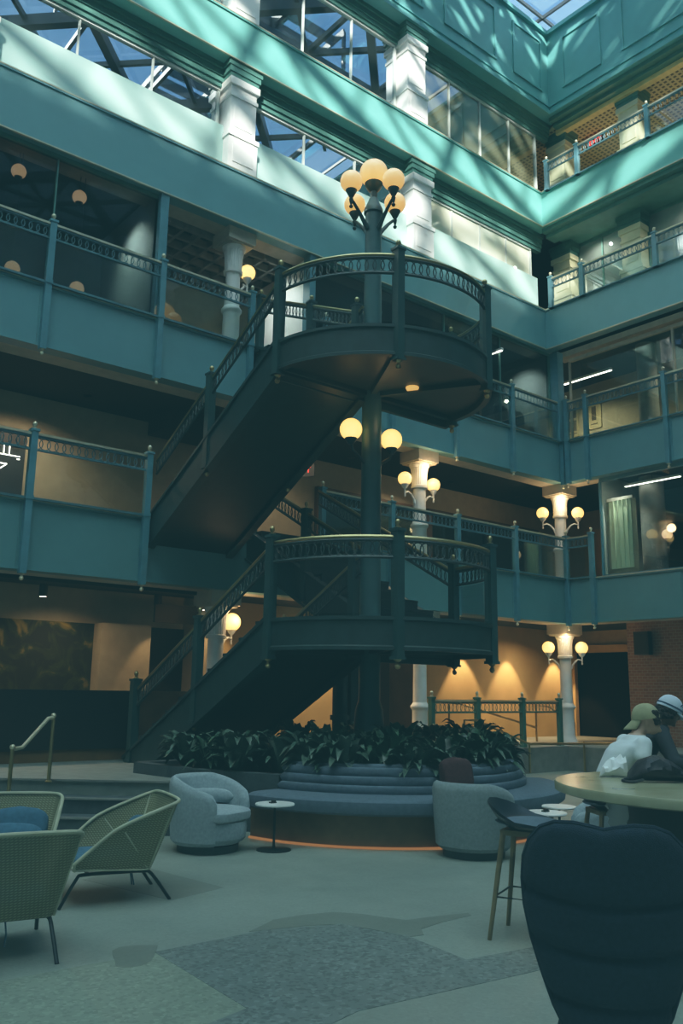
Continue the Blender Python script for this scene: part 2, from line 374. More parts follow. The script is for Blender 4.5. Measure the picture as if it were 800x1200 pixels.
# raised ground floor around the court, with three steps on the left
struct('floor_raised_left', MB().prism([(XW,10.45),(2.30,10.45),(3.283,9.581),(4.632,8.39),(5.05,8.0),(5.6,9.0),(6.0,10.45),(14.2,10.45),(14.2,13),(XW,13)], .0, .45), 'tread')
st = MB()
ux, uy = .7474, -.6644; nx, ny = -.6644, -.7474
for k, z in ((1, .3), (2, .15)):
    a = (2.30+nx*.27*k, 10.45+ny*.27*k); q = (5.05+nx*.27*k, 8.0+ny*.27*k)
    st.prism([a, q, (5.05, 8.0), (2.30, 10.45)], 0, z)
struct('floor_step', st, 'step')
ed = MB()
for k, z in ((0, .45), (1, .3), (2, .15)):
    a = Vector((2.30+nx*(.27*k+.004), 10.45+ny*(.27*k+.004), z-.003)); q = Vector((5.05+nx*(.27*k+.004), 8.0+ny*(.27*k+.004), z-.003))
    ed.bar(a, q, .03, .02)
struct('trim_step_edges', ed, 'grey')
struct('floor_raised_right', MB().box(14.2, 18.2, YB, 13, 0, .45), 'tread')
struct('baseboard_court', MB().box(10.2, 14.2, 10.36, 10.45, 0, .45).box(14.12, 14.2, 6.0, 10.36, 0, .45), 'grey')
# ---- back walls of the floors around the court
struct('wall_left', MB().box(XW, 9.2, 12.9, 13.1, .45, 8.6).box(9.2, 18.0, 12.9, 13.1, 3.4, 8.6), 'beige')
struct('wall_left_wood', MB().box(9.2, 12.7, 12.9, 13.1, .45, 3.4), 'brownwood')
struct('wall_left_amber', MB().box(12.7, 18.0, 12.88, 13.1, .45, 3.4).box(7.9, 10.65, 12.84, 12.9, .45, 2.9), 'wood')
struct('wall_right', MB().box(17.8, 18.0, YB, 10.9, .45, 14.2).box(17.8, 18.0, 10.9, 12.9, 2.45, 14.2), 'beige')
struct('wall_west', MB().box(XW-.3, XW, YB, 13, -.2, 16.4), 'inner')
struct('wall_south_sun_block', MB().box(-26, 18, YB-.3, YB, -.2, 22.2), 'inner')  # unseen court side, made taller and longer to set the sun's shade line
struct('wall_left_upper', MB().box(XW, 18, 13.1, 13.4, 8.6, 16.6), 'dark')
struct('wall_right_upper', MB().box(18.0, 18.3, YB, 13.4, 8.6, 16.6), 'beige')

def band(name, z0, z1, xr, m, lip='mould', joints=True):
    b = MB()
    b.box(XW, xr, YL, YL+.2, z0, z1).box(xr, xr+.2, YB, YL, z0, z1).box(xr, xr+.2, YL, YL+.2, z0, z1)
    b.box(XW, xr, YL-.02, YL, z0, z0+.035).box(xr-.02, xr, YB, YL-.02, z0, z0+.035)
    b.box(XW, xr, YL-.025, YL, z1-.03, z1).box(xr-.025, xr, YB, YL-.025, z1-.03, z1)
    if joints:
        for x in (-1.25, .38, 2.01, 3.65, 5.29, 8.16, 9.75, 11.36, 12.96): b.box(x-.07, x+.07, YL-.012, YL, z0+.035, z1-.03)
        for y in (9.95, 8.2, 6.45, 4.7): b.box(xr-.012, xr, y-.07, y+.07, z0+.035, z1-.03)
    return struct(name, b, m)
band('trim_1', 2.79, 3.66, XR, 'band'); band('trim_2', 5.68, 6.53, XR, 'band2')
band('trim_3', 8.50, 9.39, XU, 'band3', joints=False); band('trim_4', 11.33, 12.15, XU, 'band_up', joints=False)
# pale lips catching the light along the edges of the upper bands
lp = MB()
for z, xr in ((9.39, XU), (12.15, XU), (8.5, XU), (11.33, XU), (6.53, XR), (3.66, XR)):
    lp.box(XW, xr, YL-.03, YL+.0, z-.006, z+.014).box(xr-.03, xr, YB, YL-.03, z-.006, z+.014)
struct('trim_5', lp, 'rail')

# slabs: floor + soffit strip + dark ceiling per storey
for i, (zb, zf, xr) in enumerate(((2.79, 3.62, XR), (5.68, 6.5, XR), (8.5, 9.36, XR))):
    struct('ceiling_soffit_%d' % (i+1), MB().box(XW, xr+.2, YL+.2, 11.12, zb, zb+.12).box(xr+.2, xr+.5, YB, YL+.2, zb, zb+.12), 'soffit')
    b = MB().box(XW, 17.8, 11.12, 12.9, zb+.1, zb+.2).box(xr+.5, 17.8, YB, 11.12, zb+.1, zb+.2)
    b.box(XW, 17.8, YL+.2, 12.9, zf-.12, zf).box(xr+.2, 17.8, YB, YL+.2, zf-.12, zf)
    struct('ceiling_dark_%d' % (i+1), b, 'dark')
b = MB().box(XW, 18, YL+.2, 13.1, 12.0, 12.12).box(XU+.2, 18, YB, YL+.2, 12.0, 12.12)
struct('floor_fourth', b, 'grey')
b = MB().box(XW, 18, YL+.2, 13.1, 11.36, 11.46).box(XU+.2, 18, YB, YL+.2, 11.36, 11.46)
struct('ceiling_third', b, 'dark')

# top fascia with recessed panels and a stepped cornice below
fa = MB()
fa.box(XW, XR, YL, YL+.3, 14.25, 16.4).box(XR, XR+.3, YB, YL+.3, 14.25, 16.4)
fa.box(XW, XR, YL-.05, YL, 14.25, 14.34).box(XR-.05, XR, YB, YL-.05, 14.25, 14.34)
fa.box(XW, XR, YL-.025, YL, 14.45, 14.49).box(XR-.025, XR, YB, YL-.025, 14.45, 14.49)
fa.box(XW, XR, YL-.07, YL, 16.3, 16.4).box(XR-.07, XR, YB, YL-.07, 16.3, 16.4)
def pframe(p, q, ax):
    z0, z1, w, d = 14.74, 16.05, .05, .03
    for a, c, e, g in ((p, q, z0, z0+w), (p, q, z1-w, z1), (p, p+w, z0+w, z1-w), (q-w, q, z0+w, z1-w)):
        if ax == 'x': fa.box(a, c, YL-d, YL, e, g)
        else: fa.box(XR-d, XR, a, c, e, g)
x = 14.35
for p, q in ((13.35, 14.35), (11.18, 12.78), (9.0, 10.58), (7.9, 8.6), (5.7, 7.3), (3.5, 5.1), (1.3, 2.9)): pframe(p, q, 'x')
for p, q in ((9.2, 10.2), (7.1, 8.7), (5.0, 6.6), (2.9, 4.5)): pframe(p, q, 'y')
struct('trim_6', fa, 'fascia')
def cornice(name, z, xr, ext):
    b = MB()
    for k, (d, h0, h1) in enumerate(((.20, 0, .09), (.235, .09, .2), (.26, .2, .29), (.29, .29, .37))):
        b.box(XW, xr+.3, YL+d, YL+.4, z-h1, z-h0)
    for y0, e0, e1 in ((.06, 0, .09), (.2, .09, .17)):
        b.box(xr+y0, xr+ext, YB, YL+.06, z-e1, z-e0)
    return struct(name, b, 'mould')
cornice('trim_7', 11.33, XU, .5); cornice('trim_8', 14.25, XR, .35)
struct('ceiling_gallery_green', MB().box(XU+.2, 16.2, YB, YL+.06, 11.28, 11.34), 'mould')
struct('ceiling_lattice', MB().box(XR+.3, 18, YB, 13, 14.1, 14.2), 'lattice')
struct('trim_9', MB().box(XR+.35, XR+.5, YB, 10.7, 13.98, 14.12), 'yellow')
struct('ceiling_roof', MB().box(XW-.3, 18.3, YL+.3, 13.4, 16.3, 16.5).box(XR+.3, 18.3, YB, YL+.3, 16.3, 16.5), 'grey')

# ---- pilasters between the upper windows
def pilaster(name, label, x, z0, z1, m='white', ax='x', w=.54, yf=None):
    t = thing(name, label, 'pilaster', (x, YL, z0) if ax == 'x' else (yf, x, z0))
    def bx(b, ww, d, a, c):
        if ax == 'x': b.box(x-ww/2, x+ww/2, YL+.02-d, YL+.45, a, c)
        else: b.box(yf-d, yf+.45, x-ww/2, x+ww/2, a, c)
    b = MB(); bx(b, w, .0, z0, z0+.58); bx(b, w+.04, .02, z0+.58, z0+.66); bx(b, w-.16, .012, z0+.14, z0+.46); b.build('pedestal', m, t)
    b = MB(); bx(b, w-.06, -.03, z0+.66, z1-.62); bx(b, w-.2, -.018, z0+.78, z1-.78); b.build('shaft', m, t)
    b = MB(); bx(b, w-.02, -.01, z1-.62, z1-.56); bx(b, w-.06, -.03, z1-.56, z1-.42); bx(b, w+.02, .01, z1-.42, z1-.30); b.build('capital', m, t)
    b = MB(); bx(b, w+.0, -.02, z1-.30, z1-.2); bx(b, w+.05, .0, z1-.2, z1-.1); bx(b, w+.1, .015, z1-.1, z1-.0); b.build('cornice_block', 'mould', t)
    return t
for x, w in ((2.45, 'white square pilaster at the left edge of the third storey windows'), (6.56, 'white square pilaster of the third storey, above the open coffered bay'),
             (10.6, 'white square pilaster of the third storey, right behind the five globe lamp')): pilaster('pilaster', w, x, 9.40, 11.33)
for x, w in ((6.5, 'white pilaster of the top storey, cut by the upper picture edge'), (10.45, 'white sunlit pilaster of the top storey under the panelled fascia, left of the corner'),
             (2.45, 'white pilaster of the top storey beyond the left picture edge')): pilaster('pilaster', w, x, 12.16, 14.25)
for y, w in ((10.75, 'cream corner pilaster of the third storey gallery'), (9.02, 'cream pilaster of the third storey gallery, right of the corner'), (6.9, 'cream pilaster of the third storey gallery beyond the right picture edge')):
    pilaster('pilaster', w, y, 9.40, 11.28, 'cream', 'y', .5, 15.02)
for y, w in ((10.77, 'cream corner pilaster of the top gallery'), (8.92, 'cream pilaster of the top gallery under the lattice ceiling, right of the exit sign'), (6.8, 'cream pilaster of the top gallery beyond the right picture edge')):
    pilaster('pilaster', w, y, 12.16, 14.1, 'cream', 'y', .52, 15.02)

# ---- windows of the upper storeys (frame, mullion and panes as parts of the window)
wn = [0]
def window(x0, x1, z0, z1, n, y=10.95, pm='mirror', frost=0, fm='white'):
    wn[0] += 1
    fr = MB()
    fr.box(x0, x1, y-.03, y+.05, z0, z0+.05).box(x0, x1, y-.03, y+.05, z1-.05, z1)
    for x in (x0, x1-.04): fr.box(x, x+.04, y-.03, y+.05, z0+.05, z1-.07)
    for i in range(1, n):
        xx = x0+(x1-x0)*i/n; fr.box(xx-.009, xx+.009, y-.025, y+.03, z0+.05, z1-.07)
    o = struct('window_%d' % wn[0], fr, fm)
    MB().box(x0+.03, x1-.03, y+.005, y+.015, z0+.03, z1-.03).build('pane', pm, o)
    if frost: MB().box(x0-.02, x1+.02, y-.16, y-.14, z0, z0+frost).build('frosted_parapet', 'frost', o)
    return o
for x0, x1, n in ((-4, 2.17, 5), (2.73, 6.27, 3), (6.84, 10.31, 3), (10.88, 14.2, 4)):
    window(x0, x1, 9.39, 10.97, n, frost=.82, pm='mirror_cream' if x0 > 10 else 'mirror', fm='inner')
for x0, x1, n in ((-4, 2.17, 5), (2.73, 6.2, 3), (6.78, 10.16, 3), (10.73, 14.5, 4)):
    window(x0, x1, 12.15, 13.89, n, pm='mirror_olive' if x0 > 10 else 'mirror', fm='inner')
def window_r(y0, y1, z0, z1, n, x, pm='mirror', fm='mould'):
    wn[0] += 1
    fr = MB().box(x-.03, x+.05, y0, y1, z0, z0+.06).box(x-.03, x+.05, y0, y1, z1-.07, z1)
    for i in range(n+1):
        yy = y0+(y1-y0)*i/n; fr.box(x-.025, x+.03, yy-.018, yy+.018, z0+.06, z1-.07)
    o = struct('window_%d' % wn[0], fr, fm)
    MB().box(x+.005, x+.015, y0, y1, z0+.03, z1-.03).build('pane', pm, o)
    return o
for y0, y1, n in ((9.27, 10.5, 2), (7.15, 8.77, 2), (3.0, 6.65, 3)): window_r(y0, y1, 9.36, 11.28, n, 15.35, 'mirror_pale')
# second storey: shop glass flush with the facade, white end walls, an open coffered bay between
window(-4, 5.24, 6.53, 8.5, 6, y=10.72, pm='tint', fm='mould')
window(8.0, 14.42, 6.53, 8.5, 4, y=10.72, pm='tint', fm='mould')
window_r(1.0, 10.48, 6.53, 8.42, 4, 14.82, 'pane', 'soffit')
window_r(1.0, 9.86, 3.66, 5.68, 3, 14.8, 'pane', 'post')
struct('wall_end_2a', MB().box(5.2, 5.28, 10.78, 12.9, 6.5, 8.6), 'inner')
struct('wall_end_2b', MB().box(8.0, 8.08, 10.78, 12.9, 6.5, 8.6), 'white')
struct('wall_end_2c', MB().box(14.45, 14.53, 10.78, 12.9, 6.5, 8.6), 'inner')
struct('trim_10', MB().box(5.2, 5.33, 10.6, 10.78, 6.53, 8.5).box(7.94, 8.06, 10.6, 10.78, 6.53, 8.5).box(14.42, 14.62, 10.5, 10.8, 6.53, 8.5), 'post')
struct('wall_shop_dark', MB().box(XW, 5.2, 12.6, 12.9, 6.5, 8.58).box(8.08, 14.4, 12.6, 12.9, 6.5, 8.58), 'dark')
cg = MB()
x = 5.3
while x < 8.0: cg.box(x, x+.05, 11.14, 12.9, 8.44, 8.56); x += .3
y = 11.2
while y < 12.9: cg.box(5.28, 8.0, y, y+.05, 8.44, 8.56); y += .3
struct('ceiling_coffers', cg, 'grey')
struct('wall_room_right', MB().box(14.9, 17.8, 9.88, 9.96, 3.6, 5.8), 'inner')
struct('wall_room_back', MB().box(16.9, 17.0, YB, 12.9, 6.5, 8.6), 'beige')
struct('wall_room_dark', MB().box(17.0, 17.1, YB, 9.88, 3.62, 5.8), 'dark')
# first storey: timber framed doors along the back, right of the stair
for i, (p, q) in enumerate(((12.9, 14.8), (14.85, 16.6))):
    d = MB().box(p, q, 12.8, 12.9, 5.12, 5.24).box(p, p+.1, 12.8, 12.9, 3.62, 5.12).box(q-.1, q, 12.8, 12.9, 3.62, 5.12).box((p+q)/2-.05, (p+q)/2+.05, 12.8, 12.9, 3.62, 5.12)
    o = struct('door_%d' % (i+1), d, 'brownwood'); MB().box(p+.1, q-.1, 12.84, 12.85, 3.62, 5.12).build('pane', 'tint', o)
d = MB().box(9.9, 12.6, 12.8, 12.9, 5.12, 5.24)
for p in (9.9, 11.2, 12.5): d.box(p, p+.1, 12.8, 12.9, 3.62, 5.12)
o = struct('door_3', d, 'brownwood'); MB().box(10, 12.5, 12.84, 12.85, 3.62, 5.12).build('pane', 'tint', o)
o = struct('door_4', MB().box(17.7, 17.8, 10.6, 12.3, 3.62, 5.3), 'wood')
# ground floor: dark passage in the right corner with an amber frame, brick pier
o = struct('door_5', MB().box(17.7, 17.82, 10.9, 11.05, .45, 2.5).box(17.7, 17.82, 12.72, 12.88, .45, 2.5).box(17.7, 17.82, 10.9, 12.88, 2.38, 2.55), 'wood')
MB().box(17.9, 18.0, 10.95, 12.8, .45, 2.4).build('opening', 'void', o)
struct('wall_pier', MB().box(15.9, 17.8, 6.5, 10.12, .45, 2.9), 'brick')
struct('wall_low_dark', MB().box(-2, 5.65, 11.25, 11.4, .6, 1.36), 'black')
struct('wall_low_brown', MB().box(5.65, 7.5, 11.27, 11.38, .45, 1.36), 'brownwood')
struct('baseboard_low', MB().box(-2, 5.62, 11.28, 11.4, .45, .6), 'carpet')
struct('wall_mural', MB().box(1.0, 5.62, 12.82, 12.9, .6, 2.36), 'mural')
struct('trim_11', MB().box(5.62, 6.45, 12.55, 12.9, .45, 2.36), 'beige')
struct('door_6', MB().box(6.62, 7.2, 12.85, 12.9, .45, 2.36), 'black')
struct('wall_left_niche', MB().box(7.2, 7.32, 12.4, 12.9, .45, 2.85), 'beige')
struct('trim_12', MB().box(10.65, 11.5, 12.5, 12.9, .45, 2.88), 'black')
# hanging soffit beam in the ground floor ceiling, dark duct above the first balcony
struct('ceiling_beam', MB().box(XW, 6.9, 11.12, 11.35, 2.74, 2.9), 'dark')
struct('ceiling_duct', MB().box(6.2, 7.6, 12.0, 12.6, 5.45, 5.78), 'dark')

# ---- skylight: steel grid and glass
sk = MB(); ZS = 16.75
def clip(p, d):
    t0, t1 = -99, 99
    for k, (lo, hi) in enumerate(((XW, XR-.5), (YB, YL-.5))):
        if abs(d[k]) > 1e-6:
            a, c = sorted(((lo-p[k])/d[k], (hi-p[k])/d[k])); t0, t1 = max(t0, a), min(t1, c)
    return (t0, t1) if t1 > t0+.2 else None
q2 = math.sqrt(.5)
for d in ((q2, q2), (q2, -q2)):
    n = (-d[1], d[0])
    for k in range(-8, 9):
        p = (4.3+n[0]*k*3.3, 1.8+n[1]*k*3.3); c = clip(p, d)
        if c: sk.bar((p[0]+d[0]*c[0], p[1]+d[1]*c[0], ZS+.3), (p[0]+d[0]*c[1], p[1]+d[1]*c[1], ZS+.3), .2, .3)
for d in ((q2, q2), (q2, -q2)):
    n = (-d[1], d[0])
    for k in range(-8, 9):
        p = (4.3+n[0]*(k+.5)*3.3, 1.8+n[1]*(k+.5)*3.3); c = clip(p, d)
        if c: sk.bar((p[0]+d[0]*c[0], p[1]+d[1]*c[0], ZS+.38), (p[0]+d[0]*c[1], p[1]+d[1]*c[1], ZS+.38), .09, .14)
s2 = 3.3*math.sqrt(2)
for k in range(-6, 7):
    x = 4.3+k*s2/2
    if XW < x < XR: sk.bar((x, YB, ZS+.42), (x, YL, ZS+.42), .09, .14)
    y = 1.8+k*s2/2
    if YB < y < YL: sk.bar((XW, y, ZS+.42), (XR, y, ZS+.42), .09, .14)
struct('ceiling', sk, 'steel')
rf = MB(); ZR = 18.7        # unseen fins added above the glass to cast sun streaks on the fascia
x = 6.0
while x < 11.4:
    rf.bar((x, 3.4, ZR), (x, 8.3, ZR), .07, .30); x += .56
y = -.4
while y < 6.2:
    rf.bar((9.6, y, ZR), (12.7, y, ZR), .07, .30); y += .56
for yy in (3.4, 5.2, 6.6, 8.3): rf.bar((6.0, yy, ZR), (11.4, yy, ZR), .06, .2)
for xx in (9.6, 11.2, 12.7): rf.bar((xx, -.4, ZR), (xx, 6.2, ZR), .06, .2)
for xx, yy in ((6.0, 3.4), (6.0, 8.3), (11.4, 8.3), (12.7, -.4), (12.7, 6.2), (9.6, -.4)): rf.bar((xx, yy, ZS+.5), (xx, yy, ZR), .08, .08)
for yy in (10.95, 12.2): rf.bar((XW, yy, ZS+.5), (XR+2.4, yy, ZS+.5), .05, .08)
for xx in (14.95, 16.2): rf.bar((xx, YB, ZS+.5), (xx, YL+2.4, ZS+.5), .05, .08)
struct('ceiling_streak_fins', rf, 'steel')
struct('window_91', MB().box(XW, XR+2.5, YB, YL+2.5, ZS+.54, ZS+.55), 'sky_glass')
# ================================================================== RAILINGS
def finial(b, x, y, z, r=.03):
    b.lathe([(r*1.25, 0), (r*1.25, .012), (r*.6, .02), (r*.6, .035), (r*.95, .05), (r*1.05, .07), (r*.8, .09), (r*.3, .1), (0, .105)], x, y, 10, z)
def railing(name, label, pts, z0, zdrop, h=.84, fz=.17, drop=True, pm='post', fm='frieze', glass=True, group=None, cat='railing'):
    """posts at pts, z0 = foot of the glass; posts hang down to zdrop with a small ball under them"""
    t = thing(name, label, cat, (*pts[0], z0), group=group)
    zt = z0+h
    for x, y in pts:
        b = MB().box(x-.042, x+.042, y-.042, y+.042, zdrop, zt+.03).box(x-.055, x+.055, y-.055, y+.055, zt+.03, zt+.06)
        b.box(x-.05, x+.05, y-.05, y+.05, z0-.0, z0+.05)
        p = b.build('post', pm, t)
        f = MB(); finial(f, x, y, zt+.06)
        f.build('finial', 'rail', p)
        if drop: MB().lathe([(0, -.09), (.022, -.08), (.03, -.06), (.022, -.04), (.012, -.03), (.03, -.012), (.035, 0)], x, y, 10, zdrop).build('drop_ball', 'rail', p)
    for (x0, y0), (x1, y1) in zip(pts, pts[1:]):
        a, c = Vector((x0, y0, zt)), Vector((x1, y1, zt)); L = (c-a).length
        if L < .1: continue
        hr = MB().bar(a, c, .055, .03).build('handrail', 'rail', t)
        b = MB().bar(a-Vector((0, 0, .03)), c-Vector((0, 0, .03)), .03, .025).bar(a-Vector((0, 0, fz+.03)), c-Vector((0, 0, fz+.03)), .03, .025)
        b.frieze(lambda u: a.lerp(c, u)-Vector((0, 0, .03)), max(2, int(L/.095)), fz)
        b.build('ornamental_frieze', fm, t)
        if glass:
            g = MB().bar(a+Vector((0, 0, -fz-.05-(h-fz-.05)/2)), c+Vector((0, 0, -fz-.05-(h-fz-.05)/2)), .012, h-fz-.06); g.build('glass_pane', 'railglass', t)
            MB().bar(Vector((x0, y0, z0+.02)), Vector((x1, y1, z0+.02)), .03, .03).build('bottom_rail', fm, t)
    return t
yp, xp, xq = 10.55, 14.55, 14.15
railing('balcony_railing', 'green iron and glass railing on the first balcony, left of the stair', [(-1.25, yp), (.38, yp), (2.01, yp), (3.65, yp), (5.24, yp)], 3.66, 2.74)
railing('balcony_railing', 'green iron and glass railing on the first balcony, from the stair to the corner', [(8.26, yp), (9.75, yp), (11.36, yp), (12.96, yp), (xp, yp), (xp, 9.95)], 3.66, 2.74)
railing('balcony_railing', 'green iron and glass railing on the second balcony, left of the upper landing', [(-1.25, yp), (.38, yp), (2.01, yp), (3.65, yp), (5.27, yp), (6.8, yp)], 6.53, 5.63)
railing('balcony_railing', 'green iron and glass railing on the second balcony, between the upper landing and the corner', [(8.26, yp), (9.75, yp), (11.36, yp), (12.96, yp), (xp, yp)], 6.53, 5.63)
railing('balcony_railing', 'green iron railing in front of the warm lit second storey room, right of the corner', [(xp, 10.42), (xp, 9.95), (xp, 8.2), (xp, 6.45), (xp, 4.7)], 6.53, 5.63)
railing('balcony_railing', 'iron railing of the third storey gallery right of the corner', [(xq, 10.4), (xq, 9.62), (xq, 7.98), (xq, 6.3), (xq, 4.6)], 9.36, 9.36, h=.66, drop=False)
railing('balcony_railing', 'iron railing of the top gallery under the yellow lattice ceiling', [(xq, 10.4), (xq, 9.62), (xq, 7.98), (xq, 6.3), (xq, 4.6)], 12.1, 12.1, h=.66, drop=False)
M['fencegreen'] = mat('bottle_green_paint', (.05, .16, .12), .45)
railing('fence', 'low green iron railing on the raised ground floor in front of the amber wall', [(10.62, 10.5), (11.75, 10.5), (12.98, 10.5), (14.08, 10.5)], .45, .45, h=.82, drop=False, pm='fencegreen', fm='fencegreen', glass=False, cat='railing')
# ================================================================== COLUMNS WITH GLOBE LAMPS
def column(name, label, x, y, z0, z1, base=True):
    t = thing(name, label, 'column', (x, y, z0)); h = z1-z0
    if base: MB().lathe([(.19, 0), (.19, .06), (.16, .1), (.138, .16), (.132, .64), (.14, .66), (.165, .69), (.165, .72), (.14, .75), (.122, .78)], x, y, 28, z0).build('base', 'white', t)
    else: MB().lathe([(.15, 0), (.135, .05), (.132, .64), (.14, .66), (.162, .69), (.162, .72), (.14, .75), (.12, .78)], x, y, 28, z0).build('base', 'white', t)
    MB().lathe([(.121, .77), (.114, h-.64)], x, y, 28, z0).build('shaft', 'white', t)
    # fluted neck
    n = 48; rings = []
    for z, r, fl in ((h-.67, .15, 0), (h-.63, .155, 0), (h-.62, .138, .005), (h-.40, .145, .008), (h-.30, .16, .008), (h-.26, .185, 0), (h-.20, .19, 0)):
        rings.append([(x+(r-fl*(k % 2))*math.cos(2*PI*k/n), y+(r-fl*(k % 2))*math.sin(2*PI*k/n), z0+z) for k in range(n)])
    MB().loft(rings).build('fluted_neck', 'white', t, smooth=0)
    MB().box(x-.25, x+.25, y-.25, y+.25, z1-.2, z1).box(x-.22, x+.22, y-.22, y+.22, z1-.225, z1-.2).build('capital', 'soffit', t)
    return t
def wall_lamp(label, x, y, z, dirs, gr=.125, r0=.112, out=.36, group=None, gm='globe', lamp='white', watt=6, cat='lamp'):
    t = thing('globe_lamp', label, cat, (x, y, z), group=group)
    for dx, dy in dirs:
        P = lambda o, zz: (x+dx*o, y+dy*o, z+zz)
        MB().tube([P(r0, -.42), P(r0+.03, -.34), P(r0+.10, -.26), P(out-.08, -.23), P(out, -.25), P(out, -.17)], [.022, .02, .017, .016, .018, .02], 8).lathe([(0, -.34), (.015, -.33), (.02, -.31), (.012, -.29), (.018, -.25)], x+dx*out, y+dy*out, 8, z).build('arm', lamp, t)
        MB().lathe([(.03, -.18), (.06, -.14), (.075, -.10), (.06, -.085)], x+dx*out, y+dy*out, 14, z).build('holder', lamp, t)
        MB().sphere(P(out, .0), gr, 20, 14).build('globe', gm, t)
    return t
sq = math.sqrt(.5)
column('column', 'white iron column standing at the corner of the raised ground floor', 14.82, 10.86, .45, 2.79)
column('column', 'white iron column rising behind the planter on the ground floor, right of the dark shaft', 10.79, 10.95, .45, 2.79)
column('column', 'white iron column on the ground floor half hidden by the lower stair flight', 6.66, 10.95, .45, 2.79)
column('column', 'white iron column on the first balcony at the corner', 14.82, 10.86, 3.62, 5.68, False)
column('column', 'white iron column on the first balcony right of the dark central shaft', 10.79, 10.95, 3.62, 5.68, False)
column('column', 'white iron column on the second balcony under the coffered ceiling', 6.68, 10.95, 6.5, 8.5, False)
for xx, yy, zz, d, o, l in ((14.82, 10.86, 2.33, (sq, -sq), .33, 'white corner column of the ground floor'), (14.82, 10.86, 5.12, (sq, -sq), .36, 'white corner column of the first balcony'), (10.79, 10.95, 5.14, (1, 0), .36, 'white first balcony column right of the central pole')):
    wall_lamp('right hand lit globe lamp on the '+l, xx, yy, zz, (d,), out=o)
    wall_lamp('left hand lit globe lamp on the '+l, xx, yy, zz, ((-d[0], -d[1]),), out=o)
wall_lamp('single lit globe on the white column under the coffered ceiling', 6.68, 10.95, 7.95, ((1, 0),), out=.27)
wall_lamp('lit globe beside the lower stair flight, on a ground floor column', 6.66, 10.95, 2.38, ((.94, .34),), out=.36, gr=.135)

# ================================================================== STAIRCASE
PX, PY, PW = 6.77, 7.70, 1.43
sc = thing('staircase', 'dark green iron stair with two half-round landings around a central pole', 'staircase', (PX, PY, .45))
def arc(r, a0=180, a1=360, n=48): return [(PX+r*math.cos(R(a0+(a1-a0)*i/n)), PY+r*math.sin(R(a0+(a1-a0)*i/n))) for i in range(n+1)]
def landing(zt, zb):
    top = arc(PW)+[(PX+PW, PY+.12), (PX-PW, PY+.12)]
    d = MB().prism(top, zt-.05, zt-.005).build('landing_deck', 'stair2', sc)
    b = MB(); o, i = arc(PW+.005), arc(PW-.05); n = len(o)
    prof = [(PW+.03, zt+.01), (PW+.03, zt-.025), (PW+.008, zt-.035), (PW+.008, zb+.05), (PW+.03, zb+.035), (PW+.03, zb), (PW-.05, zb), (PW-.05, zt-.02)]
    b.loft([[(PX+r*math.cos(R(180+180*k/48)), PY+r*math.sin(R(180+180*k/48)), z) for r, z in prof] for k in range(49)])
    b.build('curved_fascia', 'stair2', d)
    MB().prism(arc(PW-.05)+[(PX+PW-.05, PY+.12), (PX-PW+.05, PY+.12)], zb+.07, zb+.10).build('soffit_panel', 'stair', d)
    b = MB()
    for a in (180, 240, 300, 360): b.bar((PX, PY, zb+.045), (PX+(PW-.06)*math.cos(R(a)), PY+(PW-.06)*math.sin(R(a)), zb+.045), .07, .06)
    b.bar((PX-PW, PY+.1, zb+.02), (PX+PW, PY+.1, zb+.02), .06, .18)
    b.build('rib', 'stair2', d)
    return d
landing(5.30, 4.955); landing(2.14, 1.81)
def flight(x0, x1, ya, za, yb, zb, n=10):
    """from the landing edge (ya, za) to the far end (yb, zb); za may be above or below zb"""
    f = MB(); dy, dz = (yb-ya)/n, (zb-za)/n
    for i in range(n):
        z = za+dz*(i+(1 if dz > 0 else 0)); y = ya+dy*i
        f.box(x0+.03, x1-.03, y-.02, y+dy+.02, z-.03, z)
        zz = za+dz*i; f.box(x0+.03, x1-.03, (y if dz > 0 else y+dy)-.01, (y if dz > 0 else y+dy)+.01, min(zz, zz+dz)-.03, max(zz, zz+dz))
    f.add([(x0+.03, ya, za-.36), (x1-.03, ya, za-.36), (x1-.03, yb, zb-.36), (x0+.03, yb, zb-.36), (x0+.03, ya, za-.33), (x1-.03, ya, za-.33), (x1-.03, yb, zb-.33), (x0+.03, yb, zb-.33)],
          [(0,1,2,3),(7,6,5,4),(0,4,5,1),(1,5,6,2),(2,6,7,3),(3,7,4,0)])
    o = f.build('stair_flight', 'stair', sc)
    for x in (x0, x1):
        s = MB()
        for (w, a, c) in ((.03, .045, -.40), (.055, .06, .02), (.055, -.375, -.415)):
            s.add([(x-w, ya, za+a), (x-w, yb, zb+a), (x-w, yb, zb+c), (x-w, ya, za+c), (x+w, ya, za+a), (x+w, yb, zb+a), (x+w, yb, zb+c), (x+w, ya, za+c)],
                  [(0,1,2,3),(7,6,5,4),(0,4,5,1),(1,5,6,2),(2,6,7,3),(3,7,4,0)])
        s.build('stringer', 'stair2', o)
    return o
def newel(x, y, zb, zt, w=.05):
    p = MB().box(x-w, x+w, y-w, y+w, zb, zt+.04).box(x-w-.012, x+w+.012, y-w-.012, y+w+.012, zt+.04, zt+.07).box(x-w-.012, x+w+.012, y-w-.012, y+w+.012, zb, zb+.03).build('newel_post', 'stairpost', sc)
    f = MB(); finial(f, x, y, zt+.07, .03); f.build('finial', 'brass', p); f = MB(); f.lathe([(0, -.1), (.022, -.09), (.032, -.065), (.022, -.04), (.012, -.03), (.035, -.012), (.04, 0)], x, y, 10, zb); f.build('drop_ball', 'brass', p)
